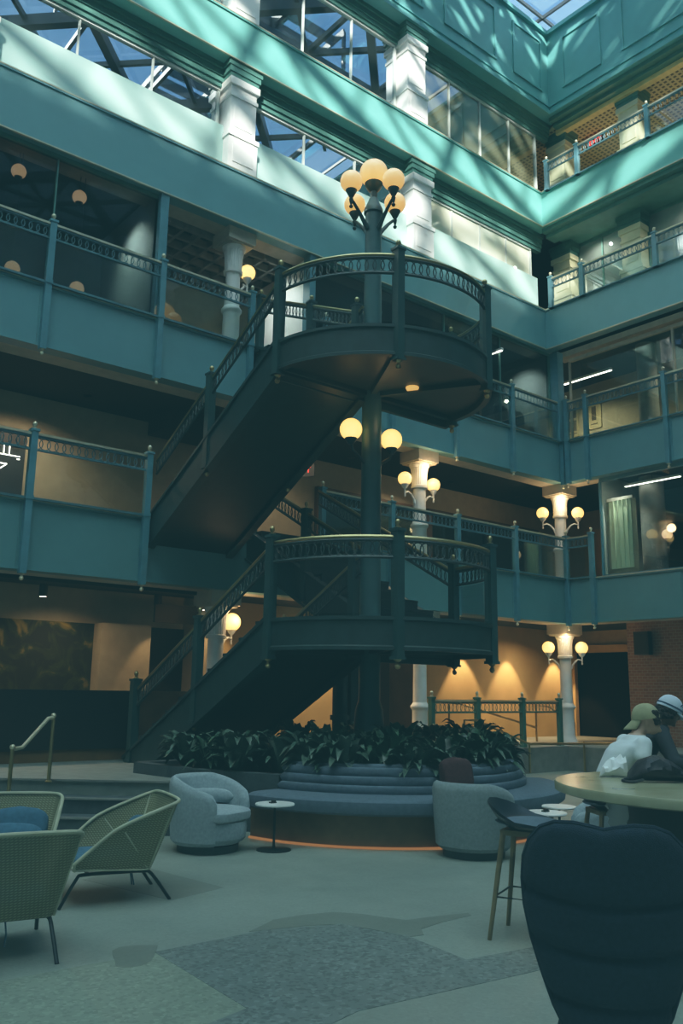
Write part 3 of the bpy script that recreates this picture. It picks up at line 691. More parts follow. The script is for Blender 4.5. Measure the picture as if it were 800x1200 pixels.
def srail(pos, L, glass=None):
    b = MB(); pts = [pos(i/24) for i in range(25)]
    hr = MB().tube([Vector(p)+Vector((0, 0, .0)) for p in pts], .019, 6).build('handrail', 'brass', sc)
    for dz in (-.035, -.215): b.tube([Vector(p)+Vector((0, 0, dz)) for p in pts], .017, 6)
    b.frieze(lambda u: Vector(pos(u))-Vector((0, 0, .035)), max(3, int(L/.088)), .18, w=.013)
    b.build('ornamental_frieze', 'stair2', hr)
    if glass:
        g = MB(); g.loft([[Vector(p)+Vector((0, 0, -.24)), Vector(p)+Vector((0, 0, -glass))] for p in pts], closed=False); g.build('glass_pane', 'railglass', hr)
XL_, XM0, XM1, XR_ = PX-PW+.02, PX-.16, PX+.16, PX+PW-.02
H_ = .83
FL = [(XL_, XM0, 7.70, 2.14, 10.95, .46), (XM1, XR_, 7.75, 2.14, 10.6, 3.66), (XL_, XM0, 7.70, 5.30, 10.6, 3.66), (XM1, XR_, 7.75, 5.30, 10.6, 6.53)]
for x0, x1, ya, za, yb, zb in FL:
    flight(x0, x1, ya, za, yb, zb)
    yb2 = min(yb, 10.85) if za > 2.2 or zb > 2.2 else 10.75
    zat = lambda y: za+(zb-za)*(y-ya)/(yb-ya)
    for x in (x0, x1):
        a, c = Vector((x, ya, zat(ya)+H_)), Vector((x, yb2-.05, zat(yb2)+H_))
        srail(lambda u: a.lerp(c, u), (c-a).length)
        ym = 9.2; newel(x, ym, zat(ym)-.36, zat(ym)+H_)
        if zb > 2.2 and x in (x1 if x0 == XL_ else x0, ): newel(x, 10.5, zat(10.5)-.05, zat(10.5)+H_)
    if zb < 1:
        for x in (x0, x1): newel(x, 10.78, .45, 1.45, .055)
for zt, zb in ((5.30, 4.90), (2.14, 1.72)):
    for a in (180, 240, 300, 360): newel(PX+PW*math.cos(R(a)), PY+PW*math.sin(R(a)), zb, zt+H_+.02)
    for x in (XM0, XM1): newel(x, PY+.12, zb+.1, zt+H_)
    for a in (180, 240, 300):
        srail(lambda u: (PX+PW*math.cos(R(a+60*u)), PY+PW*math.sin(R(a+60*u)), zt+H_), PW*PI/3, H_-.04)
MB().lathe([(.0, -.01), (.07, -.01), (.08, .01), (.08, .03)], 6.99, 7.21, 16, 5.0).build('downlight', 'globe_day', sc)

# central lamp post passing through both landings
lpst = thing('lamp_post', 'dark green lamp post with five amber globes rising through the stair landings', 'lamp post', (PX, PY, .3))
MB().lathe([(.30, 0), (.30, .25), (.20, .35), (.16, .9), (.125, 1.0), (.12, 4.6), (.105, 7.0), (.105, 7.15), (.125, 7.17), (.125, 7.22), (.11, 7.25), (.075, 7.33), (.06, 7.38)], PX, PY, 28, .3).build('pole', 'lamppost', lpst)
MB().lathe([(.045, 7.6), (.045, 7.78), (.07, 7.8), (.11, 7.86), (.12, 7.90), (.1, 7.92)], PX, PY, 20, 0).build('top_holder', 'stairpost', lpst)
MB().sphere((PX, PY, 8.05), .185, 24, 16).build('globe', 'globe_day', lpst)
for dx, dy in ((1, 0), (-1, 0), (0, 1), (0, -1)):
    P = lambda o, z: (PX+dx*o, PY+dy*o, z)
    MB().tube([P(.1, 7.22), P(.16, 7.3), P(.26, 7.42), P(.34, 7.50), P(.38, 7.53), P(.38, 7.6)], [.035, .028, .022, .02, .02, .025], 8).lathe([(0, -.13), (.02, -.12), (.028, -.1), (.012, -.075), (.02, -.05), (.03, .0)], PX+dx*.38, PY+dy*.38, 10, 7.53).build('arm', 'stairpost', lpst)
    MB().lathe([(.03, 7.56), (.05, 7.6), (.075, 7.65), (.07, 7.67)], PX+dx*.38, PY+dy*.38, 16, 0).build('holder', 'stairpost', lpst)
    MB().sphere(P(.38, 7.775), .142, 20, 14).build('globe', 'globe_day', lpst)
for dx in (1, -1):
    MB().tube([(PX+dx*.1, PY, 4.1), (PX+dx*.2, PY, 4.18), (PX+dx*.3, PY, 4.24), (PX+dx*.33, PY, 4.34)], .02, 8).lathe([(.03, 4.3), (.07, 4.36), (.08, 4.39)], PX+dx*.33, PY, 14, 0).build('arm', 'stair', lpst)
    MB().sphere((PX+dx*.33, PY, 4.49), .135, 20, 14).build('globe', 'globe', lpst)
shaft = thing('service_column', 'dark steel column behind the planter beneath the lower landing', 'column', (8.1, 9.75, .45))
MB().lathe([(.11, 0), (.11, 1.5)], 8.02, 9.75, 16, .45).lathe([(.14, .55), (.14, .62)], 8.02, 9.75, 16, .45).build('shaft', 'stair', shaft)
MB().box(8.16, 8.62, 9.68, 9.9, .45, 1.95).build('cover_panel', 'stair', shaft)
# ================================================================== PLANTER AND BENCH
BX, BY = 6.85, 7.60
def pol(r, a, z=None):
    p = (BX+r*math.cos(R(a)), BY+r*math.sin(R(a))); return p if z is None else (*p, z)
bench = thing('curved_bench', 'long curved slate blue bench with a channelled back wrapped around the planter', 'bench', (BX, BY-1.7, 0))
A0, A1 = 187, 335
def sweep(prof, a0=A0, a1=A1, n=60):
    return [[pol(r, a0+(a1-a0)*i/n, z) for r, z in prof] for i in range(n+1)]
def rnd(cx, cz, hx, hz, e=.45, n=18):
    g = lambda v: math.copysign(abs(v)**e, v)
    return [(cx+hx*g(math.cos(2*PI*k/n)), cz+hz*g(math.sin(2*PI*k/n))) for k in range(n)]
def rsweep(c, a0=A0, a1=A1, n=60, endr=3.):
    """a swept roll whose two ends are rounded off"""
    cx, cz, hx, hz = c; out = []
    for i in range(n+1):
        a = a0+(a1-a0)*i/n; d = min(a-a0, a1-a)/endr; k = 1 if d >= 1 else max(.02, math.sqrt(max(0, 1-(1-d)**2)))
        out.append([pol(r, a, z) for r, z in rnd(cx, cz, hx*(.75+.25*k) if d else hx*.7, hz*k)])
    return out
MB().loft(sweep([(1.9, .0), (1.9, .285), (1.5, .285), (1.5, 0)])).build('plinth', 'plinthwood', bench)
MB().loft(sweep([(1.925, .002), (1.925, .02), (1.89, .02), (1.89, .002)])).build('floor_light_strip', 'orange_led', bench)
MB().loft(rsweep((1.76, .365, .275, .08))).build('seat_cushion', 'bench', bench)
bk = None
for k, z in enumerate((.475, .555, .635)):
    MB().loft(rsweep((1.54-.03*k, z, .085, .047), A0+1, A1-1, endr=1.2)).build('back_roll', 'bench', bench)
MB().loft(rsweep((1.43, .655, .09, .055), A0+1, A1-1, endr=1.2)).build('top_roll', 'bench', bench)
MB().loft(sweep([(1.5, .28), (1.5, .66), (1.36, .66), (1.36, .28)], A0+1, A1-1)).build('back_panel', 'bench', bench)

pl = thing('planter', 'low dark stone planter bed under the lower stair landing', 'planter', (BX, BY, 0))
wall = [(4.80, 9.45), (4.88, 8.8), (5.02, 8.15), pol(1.52, 188)]
b = MB()
for p, q in zip(wall, wall[1:]): b.bar((*p, .285), (*q, .285), .14, .57)
b.bar((4.80, 9.45, .285), (8.9, 9.6, .285), .14, .57).bar((8.9, 9.6, .285), (*pol(1.4, 335), .285), .14, .57)
b.build('rim_wall', 'step', pl)
inner = [pol(1.38, a) for a in range(190, 334, 6)]
MB().prism(inner+[(8.88, 9.55), (4.85, 9.42), (4.95, 8.8), (5.08, 8.15)], .1, .53).build('soil', 'soil', pl)

def plant_mesh(seed, m, spread=.26, hh=.34, n=44):
    rn = random.Random(seed); b = MB()
    for k in range(n):
        a = rn.uniform(0, 2*PI); L = rn.uniform(.6, 1.15)*spread; up = rn.uniform(.35, 1.)*hh; w = rn.uniform(.034, .058); dr = rn.uniform(.0, .45)*hh
        s0 = .02; d = Vector((math.cos(a), math.sin(a), 0)); sd = Vector((-d.y, d.x, 0))
        b0 = len(b.v)
        for i, t in enumerate((0, .3, .55, .8, 1)):
            c = d*(s0+L*t)+Vector((0, 0, up*math.sin(min(t*1.25, 1)*PI/2)-dr*max(0, t-.45)**1.5*2))
            ww = (.006, .5*w, w, .65*w, .001)[i]
            b.v += [c-sd*ww+Vector((0, 0, .3*ww)), c-Vector((0, 0, .25*ww)), c+sd*ww+Vector((0, 0, .3*ww))]
        for i in range(4):
            for j in range(2): b.f.append([b0+i*3+j, b0+i*3+j+1, b0+i*3+3+j+1, b0+i*3+3+j]); b.mi.append(0)
    return b
protos = []
for i, (m, sp, hh) in enumerate((('leaf', .31, .46), ('leaf2', .29, .42), ('leaf', .27, .54), ('leaf2', .32, .38))):
    t = thing('leafy_plant', '-', 'plant', (0, 0, 0), local=True)
    plant_mesh(40+i, m, sp, hh).build('foliage', m, t, smooth=180)
    s = MB()
    for k in range(5):
        a = 2*PI*k/5; s.tube([(0, 0, 0), (.012*math.cos(a), .012*math.sin(a), .06), (.03*math.cos(a), .03*math.sin(a), .13)], .006, 5)
    s.build('stem', 'leaf', t); protos.append(t)
rp = random.Random(3); spots = []
for r, n, a0, a1 in ((1.30, 15, 192, 330), (1.02, 12, 186, 335), (.70, 9, 185, 350), (.42, 5, 170, 360)):
    for i in range(n): spots.append(pol(r+rp.uniform(-.05, .05), a0+(a1-a0)*(i+.5)/n+rp.uniform(-3, 3)))
spots += [(5.2, 8.0), (5.1, 8.4), (5.05, 8.8), (5.3, 8.2), (5.35, 8.6), (5.3, 9.0), (5.6, 8.2), (5.65, 8.6), (5.55, 7.7), (5.9, 8.3), (6.3, 8.4), (6.9, 8.5), (7.3, 8.3), (7.8, 8.4), (8.2, 8.2), (8.4, 8.7), (7.6, 8.9), (8.1, 7.6), (8.0, 7.3)]
first = {}
for i, (x, y) in enumerate(spots):
    if math.hypot(x-PX, y-PY) < .3: continue
    k = rp.randrange(4); p = protos[k]; sc_ = rp.uniform(.9, 1.2)
    front = math.hypot(x-BX, y-BY) > 1.15 and y < 7.9
    if front: lab, gr = 'dark leafy plant spilling over the back of the curved bench', 'plants along the bench back'
    elif x < 5.8 and y > 7.9: lab, gr = 'dark leafy plant under the lower stair flight, left end of the planter', 'plants under the stair flight'
    else: lab, gr = 'dark leafy plant in the middle of the ring planter', 'plants in the middle of the planter'
    if k not in first:
        first[k] = 1; o = p; o.location = (x, y, .53); o.rotation_euler = (0, 0, rp.uniform(0, 6.28)); o.scale = (sc_,)*3
    else: o = dup(p, (x, y, .53), rp.uniform(0, 6.28), sc=sc_)
    o['label'] = lab; o['group'] = gr

cu = MB().pill((0, 0, .19), (.165, .065, .17), .28, 24, 14, puff=.25)
t = cu.build('cushion', 'maroon'); t.location = pol(1.72, 254, .445); t.rotation_euler = (R(-14), 0, R(254+90)); tag(t, 'dark maroon cushion leaning on the curved bench back, right of the middle', 'cushion')

# ================================================================== ARMCHAIRS
def armchair(label, loc, rz, m, group='grey barrel armchairs'):
    t = thing('barrel_armchair', label, 'armchair', loc, rz, group, local=True)
    MB().lathe([(.27, 0), (.275, .06), (.25, .065)], 0, 0, 36).build('swivel_base', 'step', t)
    # wrap-around shell: outer wall, rounded top, inner wall (front is -Y)
    rings = []; n = 44; amax = 138
    for i in range(n+1):
        a = -amax+2*amax*i/n; k = abs(a)/amax
        top = .635-.15*max(0, (k-.38)/.62)**1.2; ro = .36; th = .085
        if k > .93: top -= .05*((k-.93)/.07)**2
        d = Vector((math.sin(R(a)), math.cos(R(a)), 0))
        pr = [(.30, .065), (.335, .10), (ro-.01, .3), (ro+.005, top-.07), (ro-.008, top-.02), (ro-.035, top), (ro-.06, top-.008), (ro-th, top-.04), (ro-th-.015, .30), (ro-th-.02, .14)]
        q = .86 if k > .97 else 1
        rings.append([d*r*(1 if q == 1 else 1)+Vector((0, 0, z)) for r, z in pr])
    MB().loft(rings).build('shell', m, t)
    MB().lathe([(.0, .065), (.27, .07), (.325, .12), (.335, .2), (.325, .26), (.2, .27), (0, .27)], 0, -.01, 40).build('seat_body', m, t)
    MB().pill((0, -.06, .31), (.275, .285, .065), .55, 32, 12).build('seat_cushion', m, t)
    rings = []
    for i in range(25):
        a = -105+210*i/24; d = Vector((math.sin(R(a)), math.cos(R(a)), 0)); e = math.sqrt(max(.02, 1-(abs(a)/105)**6))
        rings.append([d*(.265+.05*e*math.cos(2*PI*k/12))+Vector((0, 0, .43+.07*e*math.sin(2*PI*k/12))) for k in range(12)])
    MB().loft(rings).build('back_cushion', m, t)
    return t
armchair('pale grey barrel armchair facing the camera, left of the small white table', (4.30, 7.05, 0), math.atan2(.36, .93), 'greychair')
armchair('grey barrel armchair seen from behind in front of the curved bench', (6.08, 5.50, 0), math.atan2(.97, -.24), 'greychair2')
armchair('grey barrel armchair mostly hidden behind the big wooden table', (6.25, 4.25, 0), math.atan2(-.6, -.8), 'greychair')

# ================================================================== SMALL ROUND TABLES
def sidetable(label, x, y, h=.40, r=.175):
    t = thing('side_table', label, 'table', (x, y, 0))
    MB().lathe([(0, h-.018), (r, h-.016), (r+.004, h-.008), (r, h), (0, h)], x, y, 40).build('table_top', 'whitetop', t)
    MB().lathe([(.012, .01), (.012, h-.016)], x, y, 12).build('stem', 'legdark', t)
    MB().lathe([(.155, 0), (.155, .008), (.03, .014), (.014, .02)], x, y, 36).build('base', 'legdark', t)
sidetable('small white round table with a black disc foot, beside the left grey armchair', 4.77, 6.70)
sidetable('small white round table just left of the wooden table, nearer one of two', 6.28, 4.86, .42)
sidetable('small white round table just left of the wooden table, farther one of two', 6.72, 5.05, .42, .15)
b = MB().box(-.03, .03, -.02, .02, 0, .012).box(-.012, .03, -.01, .012, .012, .022)
for x, y, z, l in ((4.76, 6.72, .40, 'small dark coaster set on the white table by the left armchair'), (6.29, 4.87, .42, 'small dark coaster set on the nearer white table')):
    t = thing('coaster', l, 'coaster', (x, y, z), local=True); b.build('holder', 'black', t)

# ================================================================== WICKER LOUNGE CHAIRS
def smoothpath(p, n=8):
    p = [Vector(q) for q in p]; out = []
    for i in range(len(p)-1):
        a, b_, c, d = p[max(i-1, 0)], p[i], p[i+1], p[min(i+2, len(p)-1)]
        for k in range(n):
            t = k/n; out.append(.5*((2*b_)+(c-a)*t+(2*a-5*b_+4*c-d)*t*t+(3*b_-a-3*c+d)*t**3))
    return out+[p[-1]]
def wicker(label, loc, rz, w=1.0):
    t = thing('wicker_lounge_chair', label, 'chair', loc, rz, 'wicker lounge chairs', local=True)
    half = [(.31, -.33, .275), (.325, -.20, .385), (.34, -.07, .485), (.345, .12, .565), (.345, .25, .612), (.335, .31, .632), (.30, .345, .645), (.2, .355, .65), (0, .357, .652)]
    base = [(.29, -.32, .235), (.285, -.22, .228), (.278, -.1, .22), (.27, .02, .212), (.26, .12, .205), (.245, .17, .203), (.215, .195, .20), (.14, .2, .20), (0, .2, .20)]
    full = lambda h: [Vector(p) for p in h]+[Vector((-p[0], p[1], p[2])) for p in h[-2::-1]]
    rim, bs = full(half), full(base)
    rows = []
    for k in range(6):
        u = k/5; rows.append([b_.lerp(r_, u)+Vector((0, 0, -.012*math.sin(PI*u))) for b_, r_ in zip(bs, rim)])
    MB().loft(rows, closed=False).build('woven_shell', 'weave', t)
    n = len(bs); sv = [tuple(p) for p in bs]
    MB().add(sv, [[i, i+1, n-2-i, n-1-i] for i in range((n-1)//2)]).build('woven_seat', 'weave', t)
    rr = smoothpath(rim, 3); ring = rr+[bs[-1], Vector((0, -.33, .232)), bs[0]]
    MB().tube(ring, .0125, 8, True).build('rim', 'rim', t)
    for s in (1, -1):
        MB().tube([(s*.29, -.32, .235), (s*.26, .12, .205), (s*.247, .175, .203), (s*.335, .31, .632)], .007, 6).build('edge_seam', 'rim', t)
        MB().tube([(s*.335, -.02, .46), (s*.29, .08, .33), (s*.247, .165, .206)], .006, 6).build('crease_seam', 'rim', t)
    for s in (1, -1):
        MB().tube(smoothpath([(s*.27, -.40, 0), (s*.25, -.30, .17), (s*.24, -.25, .195), (s*.22, .0, .192)], 4), .0115, 8).build('leg', 'legdark', t)
        MB().tube(smoothpath([(s*.25, .33, 0), (s*.23, .20, .17), (s*.225, .14, .19), (s*.22, 0, .192)], 4), .0115, 8).build('leg', 'legdark', t)
    MB().tube([(-.235, -.22, .196), (.235, -.22, .196)], .01, 8).tube([(-.22, .12, .19), (.22, .12, .19)], .01, 8).build('cross_bar', 'legdark', t)
    MB().tube([(.03, .1, .2), (.035, .12, .12), (.05, .13, .07)], .005, 5).tube([(-.01, .1, .2), (-.02, .12, .12), (-.015, .13, .06)], .005, 5).build('cushion_tie', 'blue', t)
    MB().pill((0, -.08, .262), (.25, .24, .04), .4, 28, 10).build('seat_cushion', 'blue', t)
    return t
def pillow(label, loc, rz, tilt, h=(.2, .05, .13)):
    t = thing('throw_pillow', label, 'cushion', loc, rz, local=True)
    MB().pill((0, 0, 0), h, .34, 28, 14, rot=Euler((tilt, 0, 0)).to_matrix(), puff=.35).build('cover', 'blue', t)
def face(dx, dy): return math.atan2(dx, -dy)
def placed(loc, rz, p): v = Matrix.Rotation(rz, 3, 'Z') @ Vector(p); return (loc[0]+v.x, loc[1]+v.y, loc[2]+v.z)
f1, f2, f3 = face(.19, .98), face(-.97, .23), face(-.45, -.89)
c1, c2, c3 = (1.79, 5.03, 0), (2.86, 5.90, 0), (2.16, 6.15, 0)
wicker('wicker lounge chair in the lower left corner, seen from behind', c1, f1)
wicker('wicker lounge chair seen from its side, facing left, near the steps', c2, f2)
wicker('wicker lounge chair at the left edge facing the camera with two blue pillows', c3, f3)
pillow('blue pillow leaning in the side-on wicker chair', placed(c2, f2, (.0, .14, .40)), f2, R(-22))
pillow('blue pillow standing against the back of the left edge wicker chair', placed(c3, f3, (.07, .17, .455)), f3, R(-22), (.2, .055, .135))
pillow('blue pillow lying in front of the other one in the left edge wicker chair', placed(c3, f3, (.03, .02, .385)), f3, R(-40), (.22, .055, .13))

# ================================================================== BRASS HANDRAILS
hr = thing('handrail', 'short brass handrail on the steps at the left', 'handrail', (3.64, 9.14, .45))
pA, pB = (3.63, 9.14), (3.13, 8.86)
for (x, y), z0, z1 in ((pA, .43, 1.09), (pB, .12, .80)):
    p = MB().lathe([(.035, 0), (.035, .012), (.02, .02), (.02, z1-z0)], x, y, 12, z0).build('post', 'brass', hr)
    MB().sphere((x, y, z1+.01), .028, 12, 8).build('ball_cap', 'rail', p)
MB().tube([(*pA, 1.08), (pA[0]-.07, pA[1]-.04, 1.075), (pB[0]+.12, pB[1]+.067, .80), (*pB, .79)], .02, 10).build('rail', 'rail', hr)
hr = thing('handrail', 'brass handrail sloping down on the retaining wall right of the planter', 'handrail', (12.3, 10.42, .45))
MB().tube([(11.2, 10.3, .45), (11.2, 10.3, .95), (11.5, 10.3, .95), (12.9, 10.3, .52), (14.0, 10.25, .50), (14.05, 9.2, .56)], .02, 8).build('rail', 'brass', hr)
for x, y, z in ((12.9, 10.3, .52), (14.05, 9.95, .56)): MB().tube([(x, y, 0.02), (x, y, z)], .02, 8).build('post', 'brass', hr)
hr = thing('handrail', 'dark brass ramp handrail behind the low green railing', 'handrail', (13.0, 11.7, .45))
MB().tube([(12.3, 11.7, .45), (12.3, 11.7, 1.2), (12.6, 11.7, 1.2), (14.9, 11.7, .72)], .022, 8).tube([(14.9, 11.7, .45), (14.9, 11.7, 1.18), (15.3, 11.7, 1.15), (16.2, 11.7, .8)], .022, 8).build('rail', 'brass', hr)
MB().tube([(16.2, 11.7, .45), (16.2, 11.7, .8)], .02, 8).build('post', 'brass', hr)

# ================================================================== WOODEN TABLE AND WHAT IS ON IT
TX, TY = 5.22, 2.75
t = thing('round_table', 'large round wooden bar table on a black drum foot at the right', 'table', (TX, TY, 0))
MB().lathe([(0, .82), (.93, .82), (.96, .83), (.962, .87), (.955, .88), (0, .88)], TX, TY, 72).build('table_top', 'tabletop', t)
MB().lathe([(.54, 0), (.54, .82)], TX, TY, 56).build('drum_foot', 'black', t)
# bag: lumpy black nylon bag lying on the table
r_, f_ = Vector((.773, -.634, 0)), Vector((.634, .773, 0))
def tl(lat, dep, z): v = r_*lat+f_*dep; return (v.x, v.y, z)
rb = random.Random(5); b = MB(); rings = []
for i in range(15):
    u = i/14; k = math.sqrt(max(.001, 1-(2*u-1)**4)); hgt = (.03+.115*math.sin(PI*min(1, u*1.1+.02))**.8)*k; wd = .11*k+.005
    rings.append([Vector(tl(1.80+.42*u, 5.62+wd*math.cos(2*PI*j/18)*(1+.12*rb.uniform(-1, 1)), .885+hgt*(1+math.sin(2*PI*j/18))/2*(1+.16*rb.uniform(-1, 1)))) for j in range(18)])
t = thing('bag', 'black nylon bag lying on the wooden table in front of the two people', 'bag', tl(2.0, 5.62, .88))
b.loft(rings).build('body', 'bag', t)
MB().tube(smoothpath([tl(1.86, 5.50, .90), tl(1.78, 5.46, .89), tl(1.74, 5.52, .893), tl(1.80, 5.58, .90)], 5), .009, 6).build('strap', 'bag', t)
t = thing('paper', 'crumpled white paper bag on the wooden table beside the black bag', 'paper', tl(1.80, 5.85, .88))
rings = []
for i in range(9):
    u = i/8; k = math.sqrt(max(.002, 1-(2*u-1)**4))
    rings.append([Vector(tl(1.70+.19*u, 5.86+.05*k*math.cos(2*PI*j/12)*(1+.25*rb.uniform(-1, 1)), .882+(.03+.05*u)*k*(1+math.sin(2*PI*j/12))*(1+.22*rb.uniform(-1, 1)))) for j in range(12)])
MB().loft(rings).build('crumpled_sheet', 'paper', t, smooth=25)
t = thing('laptop', 'open dark grey laptop standing at the right of the wooden table', 'laptop', tl(2.33, 5.85, .88))
q = Vector(tl(2.33, 5.85, .886)); fx = (r_*.2-f_*.98).normalized(); sx = Vector((-fx.y, fx.x, 0))
MB().obox(q, sx*.15, fx*.10, Vector((0, 0, .006))).build('keyboard_deck', 'aluminium', t)
lid = (Vector((0, 0, 1))*.96+fx*.26).normalized()
MB().obox(q+fx*.10+lid*.105, sx*.15, lid*.10, sx.cross(lid)*.004).build('lid', 'aluminium', t)
t = thing('plastic_bag', 'clear plastic bag hanging below the left edge of the wooden table', 'bag', tl(1.58, 5.0, .6))
b = MB(); rings = []
for i in range(9):
    u = i/8; w_ = .028+.035*math.sin(PI*(.15+.75*u)); w_ *= 1 if i < 8 else .2
    rings.append([Vector(tl(1.63+w_*math.cos(2*PI*j/10)*(1+.3*rb.uniform(-1, 1)), 5.3+.4*w_*math.sin(2*PI*j/10), .818-.19*u)) for j in range(10)])
b.loft(rings).build('film', 'plastic', t)

# ================================================================== BAR STOOL AND NAVY CHAIR
def barstool(label, loc, rz):
    t = thing('bar_stool', label, 'stool', loc, rz, local=True)
    rows = []
    for j in range(13):        # low shell: u from the front lip to the raised back
        rows.append([])
        for i in range(17):
            a = 2*PI*i/16; k = j/12; rr = .235*k
            x, y = rr*math.cos(a), rr*math.sin(a)*.95+.01
            lift = .14*max(0, math.sin(a))**1.2*k**3+.035*abs(math.cos(a))**2*k**3-.015*max(0, -math.sin(a))*k**3
            rows[-1].append(Vector((x, y, .632+lift)))
    b = MB().loft(rows, closed=False)
    dn = [[v-Vector((0, 0, .018+.025*(1-j/12))) for v in r] for j, r in enumerate(rows)]
    b.loft(dn[::-1], closed=False).loft([rows[-1], [v+Vector((0, 0, -.009)) for v in rows[-1]], dn[-1]], closed=False)
    b.build('seat_shell', 'shell', t)
    MB().lathe([(0, .634), (.19, .64), (.2, .648), (.185, .656), (0, .66)], 0, -.01, 32).build('seat_pad', 'bench', t)
    MB().box(-.13, .13, -.13, .13, .575, .605).build('frame', 'oak', t)
    for sx in (1, -1):
        for sy in (1, -1):
            MB().tube([(sx*.188, sy*.188, 0), (sx*.12, sy*.115, .58), (sx*.10, sy*.095, .60)], [.013, .018, .018], 8).build('leg', 'oak', t)
    g = [(.163*a, .160*c, .235) for a, c in ((1, 1), (-1, 1), (-1, -1), (1, -1))]
    MB().tube(g, .006, 6, True).build('foot_rest', 'legdark', t)
    return t
barstool('black shell bar stool on oak legs, standing before the right grey armchair', (4.38, 3.53, 0), face(.40, -.92))
# tall quilted navy chair in the foreground, seen from behind
nf = face(.83, .556); nl = (2.96, 2.02, 0)
t = thing('quilted_lounge_chair', 'navy quilted high-back chair in the foreground at the lower right', 'chair', nl, nf, local=True)
half = [(.0, .945), (.035, .953), (.10, .963), (.165, .960), (.215, .940), (.255, .895), (.28, .83), (.288, .75), (.284, .66), (.264, .55), (.232, .44), (.195, .33), (.15, .24), (.10, .195), (.0, .19)]
def outline(k=1., dz=0):
    o = [(x, z) for x, z in half]+[(-x, z) for x, z in half[-2:0:-1]]
    cx, cz = 0, .55
    return [((x-cx)*k, cz+(z-cz)*k+dz) for x, z in o]
def back_y(x, z): return .16+.22*(z-.2)+.0-.55*x*x*1.6     # leans back, wraps forward at the sides
b = MB(); rings = []; NR = 22
def puff(x, z):
    s = 0
    for zz in (.35, .52, .69):
        zc = zz+.45*x*x; s -= .03*math.exp(-((z-zc)/.014)**2)
    return s
# back face as a dense fan of shrinking outlines so that the quilting seams can be sunk in
oo = outline()
dense = []
for i in range(len(oo)):
    a, c = oo[i], oo[(i+1) % len(oo)]
    for k in range(4): dense.append((a[0]+(c[0]-a[0])*k/4, a[1]+(c[1]-a[1])*k/4))
for side in (1, -1):
    for j in range(NR+1):
        k = (1-j/NR) if side == -1 else j/NR
        e = math.sqrt(max(0, 1-(k**6)))
        ring = []
        for x0, z0 in dense:
            x, z = x0*max(k, .002), .55+(z0-.55)*max(k, .002)
            y = back_y(x, z)+side*0
            th = .012+.036*e
            ring.append(Vector((x, y+(-th-.5*puff(x, z) if side == 1 else th+puff(x, z)), z)))
        rings.append(ring)
b.loft(rings).build('backrest', 'navy', t, smooth=75)
MB().tube([(x*1.0, back_y(x, z)+.004, z+.003) for x, z in dense], .0085, 6, True).build('piping', 'navy', t)
MB().pill((0, -.12, .30), (.2, .26, .07), .5, 32, 14, puff=.2).build('seat_cushion', 'navy', t)
for sx in (1, -1):
    for sy in (1, -1): MB().tube([(sx*.24, sy*.22, 0), (sx*.17, sy*.15-.03, .235)], [.011, .014], 8).build('leg', 'legdark', t)
MB().box(-.18, .18, -.2, .16, .225, .245).build('under_frame', 'legdark', t)
# ================================================================== PEOPLE
def fuse(mb, name, m, parent, vox, it=4):
    o = mb.build(name, m, parent, 0)
    md = o.modifiers.new('r', 'REMESH'); md.mode = 'VOXEL'; md.voxel_size = vox; md.use_smooth_shade = True
    sm = o.modifiers.new('s', 'SMOOTH'); sm.factor = .5; sm.iterations = it
    bpy.context.view_layer.update()
    me = bpy.data.meshes.new_from_object(o.evaluated_get(bpy.context.evaluated_depsgraph_get()))
    o.modifiers.clear(); old = o.data; o.data = me; bpy.data.meshes.remove(old); me.name = name
    if not me.materials: me.materials.append(M[m])
    return o
def limb(b, pts, rs):
    pts = [Vector(p) for p in pts]
    P, Q = [], []
    for i in range(len(pts)-1):
        for k in range(6):
            t = k/6; P.append(pts[i].lerp(pts[i+1], t)); Q.append(rs[i]+(rs[i+1]-rs[i])*t)
    P.append(pts[-1]); Q.append(rs[-1]); b.tube(P, Q, 12)
    for p, r in zip(pts, rs): b.sphere(p, r, 12, 8)
def hand(b, w, d, up, curl=.5, side=1):
    """palm and five bent fingers from the wrist w pointing along d, back of the hand towards up"""
    d = Vector(d).normalized(); up = Vector(up); up = (up-d*up.dot(d)).normalized(); sd = d.cross(up)*side
    w = Vector(w); pm = w+d*.045
    rot = Matrix((sd, d, up)).transposed()
    b.pill(pm, (.034, .042, .013), .6, 16, 8, rot=rot)
    for k, (o, L) in enumerate(((-.026, .052), (-.009, .062), (.009, .058), (.025, .046))):
        p = w+d*.078+sd*o; q = p+d*L*.45-up*L*.12*curl*2; r = q+d*L*.32-up*L*.34*curl*2; s = r+d*L*.12-up*L*.3*curl*2
        b.tube([p-d*.02, p, q, r, s], [.0085, .0085, .008, .0072, .006], 8); b.sphere(s, .006, 8, 6)
    p = w+d*.03-sd*.028; b.tube([p, p-sd*.022+d*.02-up*.006, p-sd*.024+d*.047-up*.014], [.010, .009, .0065], 8)
